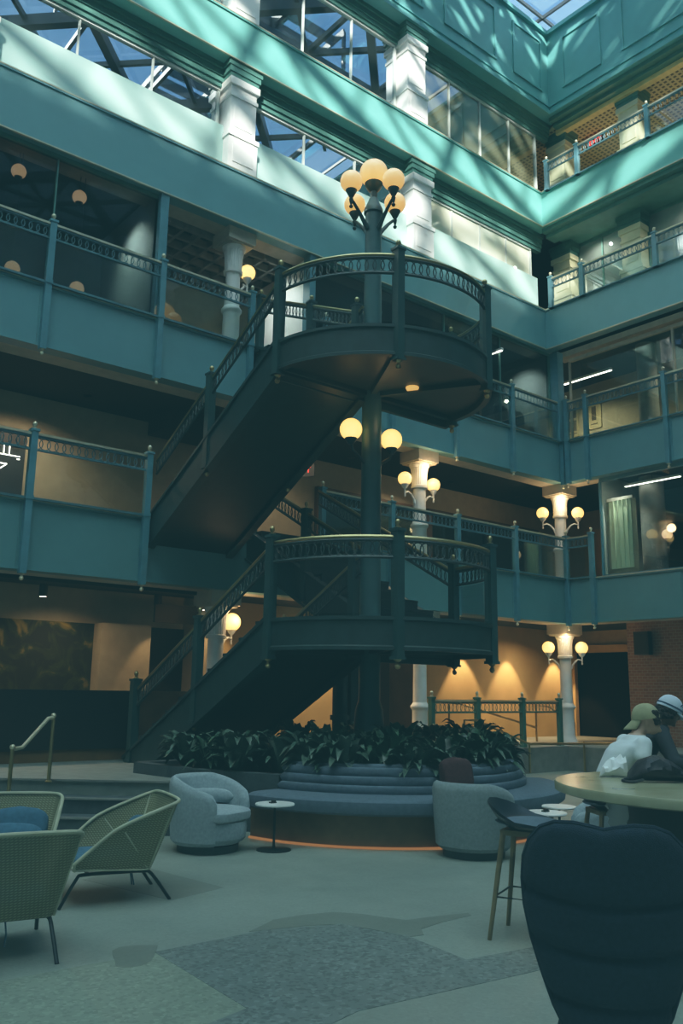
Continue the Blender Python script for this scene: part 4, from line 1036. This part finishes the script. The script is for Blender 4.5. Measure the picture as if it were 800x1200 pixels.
def person(label, loc, rz, skin, shirt, hairm, cap, lean, hp, targets, brim_back, short, tz=1.):
    t = thing('person', label, 'person', loc, rz, local=True)
    inv = Matrix.Rotation(-rz, 3, 'Z')
    L = lambda p: inv @ (Vector(p)-Vector(loc))
    pel = Vector((0, .0, .73)); ab = pel+Vector((0, -.05*lean, .14*tz)); ch = pel+Vector((0, -.16*lean, .275*tz)); nb = pel+Vector((0, -.30*lean, .385*tz))
    hc = nb+Vector((0, -.07*lean-.02, .112))
    body, top = MB(), MB()
    def ell(c, rx, ry, n=24): return [c+Vector((rx*math.cos(2*PI*k/n), ry*math.sin(2*PI*k/n), 0)) for k in range(n)]
    tor = [(pel+Vector((0, .0, -.10)), .13, .10), (pel, .145, .11), (ab, .128, .095), (ch, .155, .105), (ch+Vector((0, -.05*lean, .045)), .165, .10), (nb+Vector((0, .02, -.03)), .12, .075), (nb+Vector((0, .01, .015)), .055, .05)]
    body.loft([ell(*q) for q in tor]); top.loft([ell(c, rx+.016, ry+.016) for c, rx, ry in tor[:-1]]+[ell(tor[-1][0]+Vector((0, 0, -.005)), .062, .058)])
    limb(body, [nb, nb.lerp(hc, .6)], [.05, .046])
    mh = Matrix.Translation(hc) @ Matrix.Rotation(hp[0], 4, 'Z') @ Matrix.Rotation(hp[1], 4, 'X')
    def hs(c, r, sc=(1, 1, 1), b=body, n=18, m=12):
        b0 = len(b.v); b.sphere((0, 0, 0), r, n, m, sc)
        for i in range(b0, len(b.v)): b.v[i] = mh @ (b.v[i]+Vector(c))
    hs((0, 0, 0), 1, (.070, .088, .10)); hs((0, -.03, -.06), 1, (.050, .055, .048)); hs((0, -.088, -.018), 1, (.012, .02, .022)); hs((0, -.075, -.055), 1, (.026, .014, .010))
    hs((0, -.078, .018), 1, (.05, .014, .009)); hs((0, -.078, -.085), 1, (.022, .016, .015))
    for s in (1, -1): hs((s*.072, .008, -.012), 1, (.010, .018, .028))
    for s, tg in zip((1, -1), targets):       # +x is the person's left
        sh = nb+Vector((s*.155, .03, -.055)); w = L(tg[0]); el = L(tg[1])
        limb(body, [sh, el, w], [.047, .036, .024]); limb(top, [sh, sh.lerp(el, .62) if short else el], [.062, .058 if short else .05])
        if not short: limb(top, [el, el.lerp(w, .85)], [.05, .038])
        hand(body, w, (w-el).normalized()*.6+Vector((0, -.6, -.1)), (0, 0, 1), .45, s)
        hip = pel+Vector((s*.075, -.02, -.05)); kn = Vector((s*.11, -.36, .66)); an = Vector((s*.10, -.30, .29))
        limb(body, [hip, kn, an], [.075, .052, .032])
        limb(body, [an, an+Vector((0, -.09, -.045)), an+Vector((0, -.145, -.05))], [.034, .03, .022])
    fuse(body, 'body', skin, t, .0075)
    fuse(top, 'shirt' if short else 'jumper', shirt, t, .011, 6)
    leg = MB()
    for s in (1, -1):
        hip = pel+Vector((s*.075, -.02, -.05)); kn = Vector((s*.11, -.36, .66)); an = Vector((s*.10, -.305, .33))
        limb(leg, [hip, kn, an], [.088, .064, .05])
    leg.sphere(pel+Vector((0, 0, -.04)), 1, 18, 10, (.155, .12, .09)); fuse(leg, 'trousers', 'denim', t, .011, 6)
    for s in (1, -1):
        MB().pill((s*.10, -.37, .245), (.038, .10, .035), .6, 16, 8).build('shoe', 'black', t)
        e = MB(); hs((s*.028, -.080, .002), .009, b=e, n=10, m=6); e.build('eye', 'black', t)
    hb = MB(); rh = random.Random(11)
    if brim_back:
        for k in range(46):
            a = rh.uniform(-1.0, 1.0); hs((.072*math.sin(a), -.088*math.cos(a), rh.uniform(-.03, .05)), rh.uniform(.014, .021), b=hb, n=8, m=6)
    else:
        for k in range(70):
            a = rh.uniform(1.3, 4.98); hs((.066*math.sin(a), -.086*math.cos(a), rh.uniform(-.075, -.005)), rh.uniform(.016, .026), b=hb, n=8, m=6)
    hb.build('hair', hairm, t)
    cb = MB(); n = 28; rings = []
    for i in range(9):
        u = i/8; a = u*PI/2
        rings.append([(.086*math.cos(a)**.8*math.cos(2*PI*k/n), .102*math.cos(a)**.8*math.sin(2*PI*k/n), .008+.112*math.sin(a)) for k in range(n)])
    cb.loft([[mh @ Vector(p) for p in r] for r in rings], caps=False)
    s = 1 if brim_back else -1; br = []
    for i in range(7):
        u = i/6; br.append([mh @ Vector(((.080-.012*u**2)*math.sin(v*1.15), s*((.099*math.cos(v*1.15))+.075*u*math.cos(v*.9)), .014-(.06 if brim_back else .022)*u+.02*(math.cos(v*1.1)-1)*1.0)) for v in [-1+2*k/12 for k in range(13)]])
    cp = cb.build('cap', cap, t)
    bb = MB().loft(br, closed=False); md = bb.build('cap_brim', cap, cp); sol = md.modifiers.new('thick', 'SOLIDIFY'); sol.thickness = .005
    bt = MB(); hs((0, 0, .114), .008, b=bt, n=8, m=6); bt.build('cap_button', cap, cp)
    if not brim_back:
        st = MB()
        for k in range(40):
            a = 2*PI*k/40; c = Vector((.0845*math.cos(a), .1005*math.sin(a), .03)); d = Vector((.0845*math.cos(a+.16), .1005*math.sin(a+.16), .03)); st.bar(mh @ c, mh @ d, .004, .014)
        st.build('cap_band', 'capnavy', cp)
        lg = MB(); lg.tube([mh @ Vector(p) for p in ((-.075, -.05, .055), (-.07, -.056, .078), (-.072, -.048, .062), (-.063, -.068, .078), (-.066, -.066, .056))], .004, 6); lg.build('cap_emblem', 'capnavy', cp)
    return t
def W(lat, dep, z): return tl(lat, dep, z)
d1 = (r_*.99+f_*.12); d2 = (r_*.98-f_*.10)
p1 = W(1.95, 6.50, 0); p2 = W(2.27, 6.95, 0)
a1, a2 = face(d1.x, d1.y), face(d2.x, d2.y)
person('person in a pale shirt and a backwards khaki cap, leaning over the wooden table', p1, a1, 'skin', 'whiteshirt', 'hair', 'khaki', .78, (R(-20), R(-8)),
       [(W(2.42, 6.42, .90), W(2.18, 6.66, .93)), (W(2.30, 6.14, .90), W(2.13, 6.30, .93))], True, True)
person('person in a black top and a pale blue cap, looking down to the right', p2, a2, 'skin2', 'blacktop', 'hair2', 'capblue', .75, (R(8), R(26)),
       [(W(2.76, 6.42, .905), W(2.58, 6.86, .92)), (W(2.62, 6.20, .905), W(2.42, 6.46, .93))], False, False, 1.17)
barstool('black bar stool under the person in the khaki cap', (p1[0], p1[1], 0), a1)
barstool('black bar stool under the person in the pale blue cap', (p2[0], p2[1], 0), a2)

# ================================================================== SMALL FITTINGS
def downlight(label, x, y, z, r=.055, m='led', group=None):
    t = thing('downlight', label, 'ceiling light', (x, y, z), group=group)
    MB().lathe([(r*1.35, -.012), (r*1.35, 0), (r, 0), (r, -.012)], x, y, 18, z).build('trim_ring', 'black', t)
    MB().lathe([(0, -.008), (r, -.008), (r, -.002), (0, -.002)], x, y, 18, z).build('lens', m, t)
for x, y, l in ((5.02, 12.3, 'small round ceiling light above the first balcony, farthest left'), (6.86, 11.9, 'small round ceiling light above the first balcony, seen beside the upper flight'),
                (10.3, 12.3, 'small round ceiling light above the first balcony, just right of the central pole'), (13.17, 12.4, 'small round ceiling light above the first balcony, between the two white columns'), (15.2, 12.3, 'small round ceiling light above the first balcony, beside the corner column')):
    downlight(l, x, y, 5.78)
for x, y, l in ((5.0, 11.35, 'small bright ceiling light on the ground floor, above the mural'), (8.9, 11.6, 'small bright ceiling light on the ground floor, seen under the lower landing'), (14.6, 11.9, 'small bright ceiling light on the ground floor near the amber wall'), (16.6, 11.6, 'small bright ceiling light on the ground floor by the dark passage')):
    downlight(l, x, y, 2.89 if y > 11.4 else 2.89)
def spot_can(label, x, y, z):
    t = thing('track_spotlight', label, 'spotlight', (x, y, z))
    MB().tube([(x, y, z), (x, y, z-.06)], .012, 8).build('stem', 'black', t)
    MB().lathe([(.055, -.24), (.06, -.23), (.06, -.06), (.03, -.05)], x, y, 18, z).build('housing', 'black', t)
    MB().lathe([(0, -.242), (.045, -.242), (.045, -.236), (0, -.236)], x, y, 16, z).build('lens', 'led', t)
for x, y, l in ((4.55, 12.2, 'black cylinder spotlight hanging left over the mural'), (6.35, 12.2, 'black cylinder spotlight hanging beside the dark sign board'), (7.2, 12.3, 'black cylinder spotlight right of the dark sign board'), (13.6, 12.2, 'black cylinder spotlight over the amber wall')): spot_can(l, x, y, 2.89)
t = thing('sign_board', 'blank dark sign board hanging from the ground floor ceiling', 'sign', (6.6, 12.0, 2.4))
MB().box(6.2, 7.0, 11.98, 12.02, 2.38, 2.66).build('board', 'black', t); MB().tube([(6.3, 12, 2.66), (6.3, 12, 2.9)], .008, 6).tube([(6.9, 12, 2.66), (6.9, 12, 2.9)], .008, 6).build('hanger', 'black', t)
t = thing('speaker', 'black box speaker fixed to the brick pier', 'speaker', (15.8, 9.70, 2.15))
MB().box(15.72, 15.87, 9.54, 9.86, 2.2, 2.66).build('cabinet', 'black', t); MB().box(15.71, 15.72, 9.56, 9.84, 2.22, 2.64).build('grille', 'dark', t); MB().box(15.86, 15.9, 9.65, 9.75, 2.35, 2.5).build('bracket', 'legdark', t)
# lit strokes on a dark board at the left of the first balcony
t = thing('light_sign', 'dark board with white neon strokes at the left of the first balcony', 'sign', (3.9, 12.8, 3.7))
MB().box(2.6, 4.32, 12.8, 12.88, 3.64, 5.1).build('board', 'black', t)
ns = MB(); Q = lambda x, z: (x, 12.785, z)
for p, q in (((4.00, 4.93), (4.00, 4.78)), ((4.08, 4.93), (4.08, 4.78)), ((3.9, 4.76), (4.24, 4.76)), ((3.92, 4.62), (4.06, 4.62)), ((4.06, 4.62), (3.9, 4.48)), ((4.20, 4.72), (4.24, 4.72))): ns.tube([Q(*p), Q(*q)], .0065, 6)
ns.build('neon_tube', 'led', t)
def exit_sign(label, loc, rz, s=.13):
    t = thing('exit_sign', label, 'sign', loc)
    m = Matrix.Translation(loc) @ Matrix.Rotation(rz, 4, 'Z') @ Matrix.Rotation(PI/2, 4, 'X')
    b = MB().obox(loc, Matrix.Rotation(rz, 3, 'Z') @ Vector((s*1.5, 0, 0)), Matrix.Rotation(rz, 3, 'Z') @ Vector((0, .012, 0)), (0, 0, s*.75)); b.build('plate', 'black', t)
    text('letters', 'EXIT', s, 'red', m @ Matrix.Translation((0, 0, .016)), t)
    b = MB().tube([(loc[0], loc[1], loc[2]+s*.7), (loc[0], loc[1], loc[2]+s*.7+.12)], .01, 6); b.build('stem', 'black', t)
exit_sign('red exit sign under the first balcony ceiling, left of the central pole', (8.94, 12.0, 5.22), R(-62), .15)
exit_sign('red exit sign hanging under the yellow lattice ceiling of the top gallery', (15.8, 10.22, 13.95), R(-90), .16)
# pendant globes behind the second storey glass
for i, (x, z, l) in enumerate(((3.28, 8.22, 'peach globe pendant behind the second storey glass, at the left picture edge'), (4.14, 8.18, 'peach globe pendant behind the second storey glass, second from the left'),
                 (3.32, 6.81, 'low peach globe behind the glass, partly behind the railing at the left edge'), (4.21, 6.81, 'low peach globe behind the glass, above the band between two posts'), (5.38, 6.87, 'low peach globe behind the glass, right beside the tall window frame'), (9.4, 7.55, 'peach globe pendant seen through the upper landing railing'))):
    y = 11.0
    t = thing('pendant_globe', l, 'lamp', (x, y, z))
    MB().sphere((x, y, z), .10, 18, 12).build('globe', 'globe_in', t); MB().lathe([(.035, -.12), (.055, -.085)], x, y, 14, z).lathe([(.03, .09), (.02, .12)], x, y, 10, z).build('cap', 'black', t); MB().tube([(x, y, z+.1), (x, y, 8.5)], .006, 5).build('cable', 'black', t)
t = thing('wall_globe', 'round globe lamp beside the concrete column in the dark glazed room', 'lamp', (15.3, 8.55, 4.4))
MB().sphere((15.25, 8.72, 4.45), .10, 18, 12).build('globe', 'globe_in', t); MB().lathe([(.04, -.11), (.06, -.085)], 15.25, 8.72, 12, 4.45).build('holder', 'black', t); MB().tube([(15.25, 8.72, 4.34), (15.25, 8.72, 3.62)], .012, 6).build('stand', 'black', t)
t = thing('concrete_column', 'bare concrete column in the dark glazed room of the first storey', 'column', (15.6, 9.2, 3.6)); MB().lathe([(.24, 0), (.24, 2.1)], 15.6, 9.2, 28, 3.62).build('shaft', 'grey', t)
t = thing('concrete_column', 'bare concrete column in the warm lit room of the second storey', 'column', (15.6, 8.9, 6.5)); MB().lathe([(.2, 0), (.2, 2.05)], 15.6, 9.15, 28, 6.5).build('shaft', 'grey', t)
t = thing('roller_blind', 'pale green slatted blind panel behind the glass in the right of the first storey', 'blind', (14.9, 9.5, 3.8))
b = MB().box(14.93, 14.95, 9.27, 9.76, 3.84, 5.22)
for k in range(4): b.box(14.91, 14.93, 9.34+.10*k, 9.36+.10*k, 3.86, 5.2)
b.build('slats', 'blind', t); MB().box(14.91, 14.97, 9.22, 9.80, 5.2, 5.26).build('head_rail', 'soffit', t); MB().box(14.955, 14.97, 9.17, 9.84, 3.66, 5.2).build('back_frame', 'beige', t)
for i, (y0, y1, z0, z1, l, n) in enumerate(((11.75, 12.3, 7.42, 8.2, 'tan poster with six dark portraits on the warm lit wall, left of two', 6), (11.12, 11.5, 7.5, 8.15, 'tan poster with a printed figure on the warm lit wall, right of two', 2))):
    t = thing('poster', l, 'poster', (16.88, (y0+y1)/2, z0)); MB().box(16.87, 16.9, y0, y1, z0, z1).build('sheet', 'poster', t)
    b = MB()
    if n == 6:
        for a in range(3):
            for c in range(2): b.box(16.862, 16.87, y0+.05+.165*a, y0+.17+.165*a, z0+.14+.32*c, z0+.40+.32*c)
        b.box(16.862, 16.87, y0+.05, y1-.05, z0+.06, z0+.09)
    else:
        b.box(16.862, 16.87, y0+.1, y1-.1, z0+.1, z0+.12); b.box(16.862, 16.87, y0+.25, y1-.25, z0+.2, z1-.12)
    b.build('print', 'ink', t)
for x, y, z, a, l in ((15.4, 10.45, 8.15, 1, 'long white linear ceiling light in the warm lit room, second storey'), (12.75, 11.2, 8.1, 1, 'long white linear ceiling light behind the second storey glass, left of the corner'), (15.3, 9.0, 5.55, 1, 'long white linear ceiling light in the dark glazed room')):
    t = thing('linear_light', l, 'ceiling light', (x, y, z))
    bx = (lambda h, w, z0, z1: MB().box(x-w, x+w, y-h, y+h, z0, z1)) if a else (lambda h, w, z0, z1: MB().box(x-h, x+h, y-w, y+w, z0, z1))
    bx(.62, .03, z, z+.05).build('housing', 'white', t); bx(.60, .024, z-.008, z).build('diffuser', 'led', t)
    MB().tube([(x, y, z+.05), (x, y, z+.3)], .006, 5).build('cable', 'black', t)
for x, y, z, l, w in ((13.6, 11.2, 6.5, 'dark chair back behind the second storey glass, left of the corner', .3), (14.15, 11.2, 6.5, 'dark office chair behind the second storey glass, beside the corner', .26)):
    t = thing('office_chair', l, 'chair', (x, y, z)); MB().pill((x, y+.15, z+.62), (w/2+.05, .04, .2), .5, 20, 10).build('backrest', 'black', t); MB().pill((x, y-.05, z+.36), (w/2+.05, .2, .04), .5, 20, 10).build('seat', 'black', t)
    MB().lathe([(.03, .03), (.03, .34)], x, y, 10, z).build('stem', 'black', t)
    b = MB()
    for k in range(5): b.bar((x, y, z+.05), (x+.22*math.cos(k*1.2566), y+.22*math.sin(k*1.2566), z+.03), .03, .03)
    b.build('star_base', 'black', t)

# ================================================================== LIGHT
def lamp(kind, name, loc, energy, col=(1, 1, 1), size=.5, rot=None, sy=None, spot=None, blend=.5):
    l = bpy.data.lights.new(name, kind); l.energy = energy; l.color = col
    if kind == 'AREA':
        l.size = size
        if sy: l.shape = 'RECTANGLE'; l.size_y = sy
    elif kind != 'SUN': l.shadow_soft_size = size
    if spot: l.spot_size = spot; l.spot_blend = blend
    o = bpy.data.objects.new(name, l); C.objects.link(o); o.location = loc
    if rot: o.rotation_euler = rot
    return o
sd = Vector((.6, .8, -.577)).normalized()
sun = lamp('SUN', 'sun', (0, 0, 30), 21.0, (1, .95, .80)); sun.rotation_euler = sd.to_track_quat('-Z', 'Y').to_euler(); sun.data.angle = R(1.6)
WARM = (1, .66, .33)
for x in (13.92, 15.4, 17.1): lamp('SPOT', 'scallop', (x, 12.55, 2.62), 150, WARM, .03, (0, 0, 0), spot=R(68), blend=.35)
lamp('SPOT', 'scallop', (9.9, 12.45, 2.80), 110, WARM, .03, (0, 0, 0), spot=R(110), blend=.6)
lamp('SPOT', 'scallop', (6.45, 12.15, 2.6), 16, WARM, .03, (R(14), 0, 0), spot=R(60), blend=.5)
lamp('SPOT', 'scallop', (7.6, 12.35, 2.8), 32, WARM, .03, (R(10), 0, 0), spot=R(90), blend=.5)
for x, e in ((4.2, 42), (8.5, 20), (11.8, 36)): lamp('SPOT', 'wash', (x, 12.0, 5.7), e*2.2, (1, .78, .5), .04, (0, 0, 0), spot=R(150), blend=1)
for x, e in ((3.0, 26), (5.0, 18), (10.0, 24), (15.5, 30)): lamp('SPOT', 'wash', (x, 12.0, 2.84), e*2.2, (1, .72, .42), .04, (0, 0, 0), spot=R(150), blend=1)
lamp('SPOT', 'wash', (15.9, 11.2, 8.4), 150, (1, .8, .52), .04, (0, 0, 0), spot=R(150), blend=1)
lamp('SPOT', 'wash', (15.9, 8.0, 8.4), 110, (1, .8, .52), .04, (0, 0, 0), spot=R(150), blend=1)
lamp('SPOT', 'wash', (9.5, 11.5, 8.4), 8*2.2, (.85, .95, 1), .04, (0, 0, 0), spot=R(150), blend=1)
for y in (10.0, 7.0): lamp('SPOT', 'wash', (16.4, y, 12.3), 30, (1, .78, .40), .06, (PI, 0, 0), spot=R(150), blend=1)
lamp('SPOT', 'wash', (14.86, 9.5, 5.6), 60, (.95, 1, .85), .02, (0, R(-8), 0), spot=R(90), blend=1)  # added lamp that brightens the blind in place of skylight
for x, e in ((4.6, 45), (7.2, 45), (13.7, 45)): lamp('SPOT', 'wash', (x, 11.4, 8.3), e, (.85, 1, .95), .03, (0, R(-48), 0), spot=R(95), blend=1)  # added lamps that brighten the white end walls, no such fittings there
for y in (9.9, 7.6): lamp('SPOT', 'wash', (15.0, y, 11.2), 45, (.95, 1, .82), .025, (0, 0, 0), spot=R(160), blend=1)  # added lamps to lift the dark third storey gallery and its windows
for (x, y, z, e) in ((14.82-.2, 10.86-.2, 5.3, 9), (10.79, 10.65, 5.3, 9), (14.6, 10.65, 2.55, 8), (7.0, 10.8, 2.45, 5), (6.77, 7.4, 4.62, .6)):
    lamp('POINT', 'globe_glow', (x, y, z), e, WARM, .1)

w = bpy.data.worlds.new('World'); bpy.context.scene.world = w; w.use_nodes = True; nt = w.node_tree
bg = nt.nodes['Background']; bg.inputs[1].default_value = 1.0
tc = nt.nodes.new('ShaderNodeTexCoord'); dt = nt.nodes.new('ShaderNodeVectorMath'); dt.operation = 'DOT_PRODUCT'
cd_ = Vector((-.6*.34, -.8*.34, .94)).normalized(); dt.inputs[1].default_value = cd_
nrm = nt.nodes.new('ShaderNodeVectorMath'); nrm.operation = 'NORMALIZE'
nt.links.new(tc.outputs['Generated'], nrm.inputs[0]); nt.links.new(nrm.outputs[0], dt.inputs[0])
mr = nt.nodes.new('ShaderNodeMapRange'); mr.interpolation_type = 'SMOOTHSTEP'; mr.inputs['From Min'].default_value = .74; mr.inputs['From Max'].default_value = .95
nt.links.new(dt.outputs['Value'], mr.inputs['Value'])
cn = nt.nodes.new('ShaderNodeTexNoise'); cn.inputs['Scale'].default_value = 2.2; cn.inputs['Detail'].default_value = 6; nt.links.new(nrm.outputs[0], cn.inputs['Vector'])
cr = nt.nodes.new('ShaderNodeValToRGB'); cr.color_ramp.elements[0].position = .5; cr.color_ramp.elements[1].position = .8
cr.color_ramp.elements[0].color = (.24, .55, .98, 1); cr.color_ramp.elements[1].color = (.34, .66, .95, 1)
nt.links.new(cn.outputs['Fac'], cr.inputs[0])
mw = nt.nodes.new('ShaderNodeMix'); mw.data_type = 'RGBA'; mw.inputs[7].default_value = (2.6, 3.6, 3.5, 1)     # unseen bright cloud added near the zenith to light the court
nt.links.new(mr.outputs[0], mw.inputs[0]); nt.links.new(cr.outputs[0], mw.inputs[6]); nt.links.new(mw.outputs[2], bg.inputs[0])

# ================================================================== CAMERA, SCALE
cam = bpy.data.cameras.new('Camera'); co = bpy.data.objects.new('Camera', cam); C.objects.link(co)
cam.sensor_fit = 'VERTICAL'; cam.sensor_height = 24; cam.lens = 24*1017.13255/1200; cam.clip_start = .05; cam.clip_end = 200
hd, pi_, ro = .884123454, .203485853, .0157559279
fw = Vector((math.cos(hd)*math.cos(pi_), math.sin(hd)*math.cos(pi_), math.sin(pi_))); rt = Vector((math.sin(hd), -math.cos(hd), 0)); up = rt.cross(fw)
r2 = rt*math.cos(ro)+up*math.sin(ro); u2 = up*math.cos(ro)-rt*math.sin(ro)
mx = Matrix((r2, u2, -fw)).transposed().to_4x4(); mx.translation = (0, 0, 1.4); co.matrix_world = mx
bpy.context.scene.camera = co
for o in list(bpy.context.scene.objects):
    if o.parent or o.type == 'CAMERA' : continue
    o.location = o.location*S
    if o.type != 'LIGHT': o.scale = o.scale*S
    else:
        l = o.data
        if l.type != 'SUN': l.energy *= S*S
        if l.type == 'AREA': l.size *= S
        elif l.type != 'SUN': l.shadow_soft_size *= S
co.location = co.location*S
sc_ = bpy.context.scene
sc_.cycles.use_denoising = True; sc_.cycles.max_bounces = 8; sc_.cycles.diffuse_bounces = 4; sc_.cycles.transparent_max_bounces = 24; sc_.cycles.sample_clamp_indirect = 4
vs = sc_.view_settings; vs.view_transform = 'Standard'; vs.look = 'None'; vs.exposure = 0.36
vs.use_curve_mapping = True
cm = vs.curve_mapping; cm.extend = 'HORIZONTAL'; cm.clip_max_x = 3.0; cm.clip_max_y = 3.0; cm.use_clip = False
for k, y0 in enumerate((.0045, .0150, .0175)):
    c = cm.curves[k]
    c.points[0].location = (0, y0); c.points[1].location = (3.0, .98)
    c.points.new(.25, .25+y0*.5); c.points.new(.75, .64); c.points.new(1.4, .86)
cm.update()
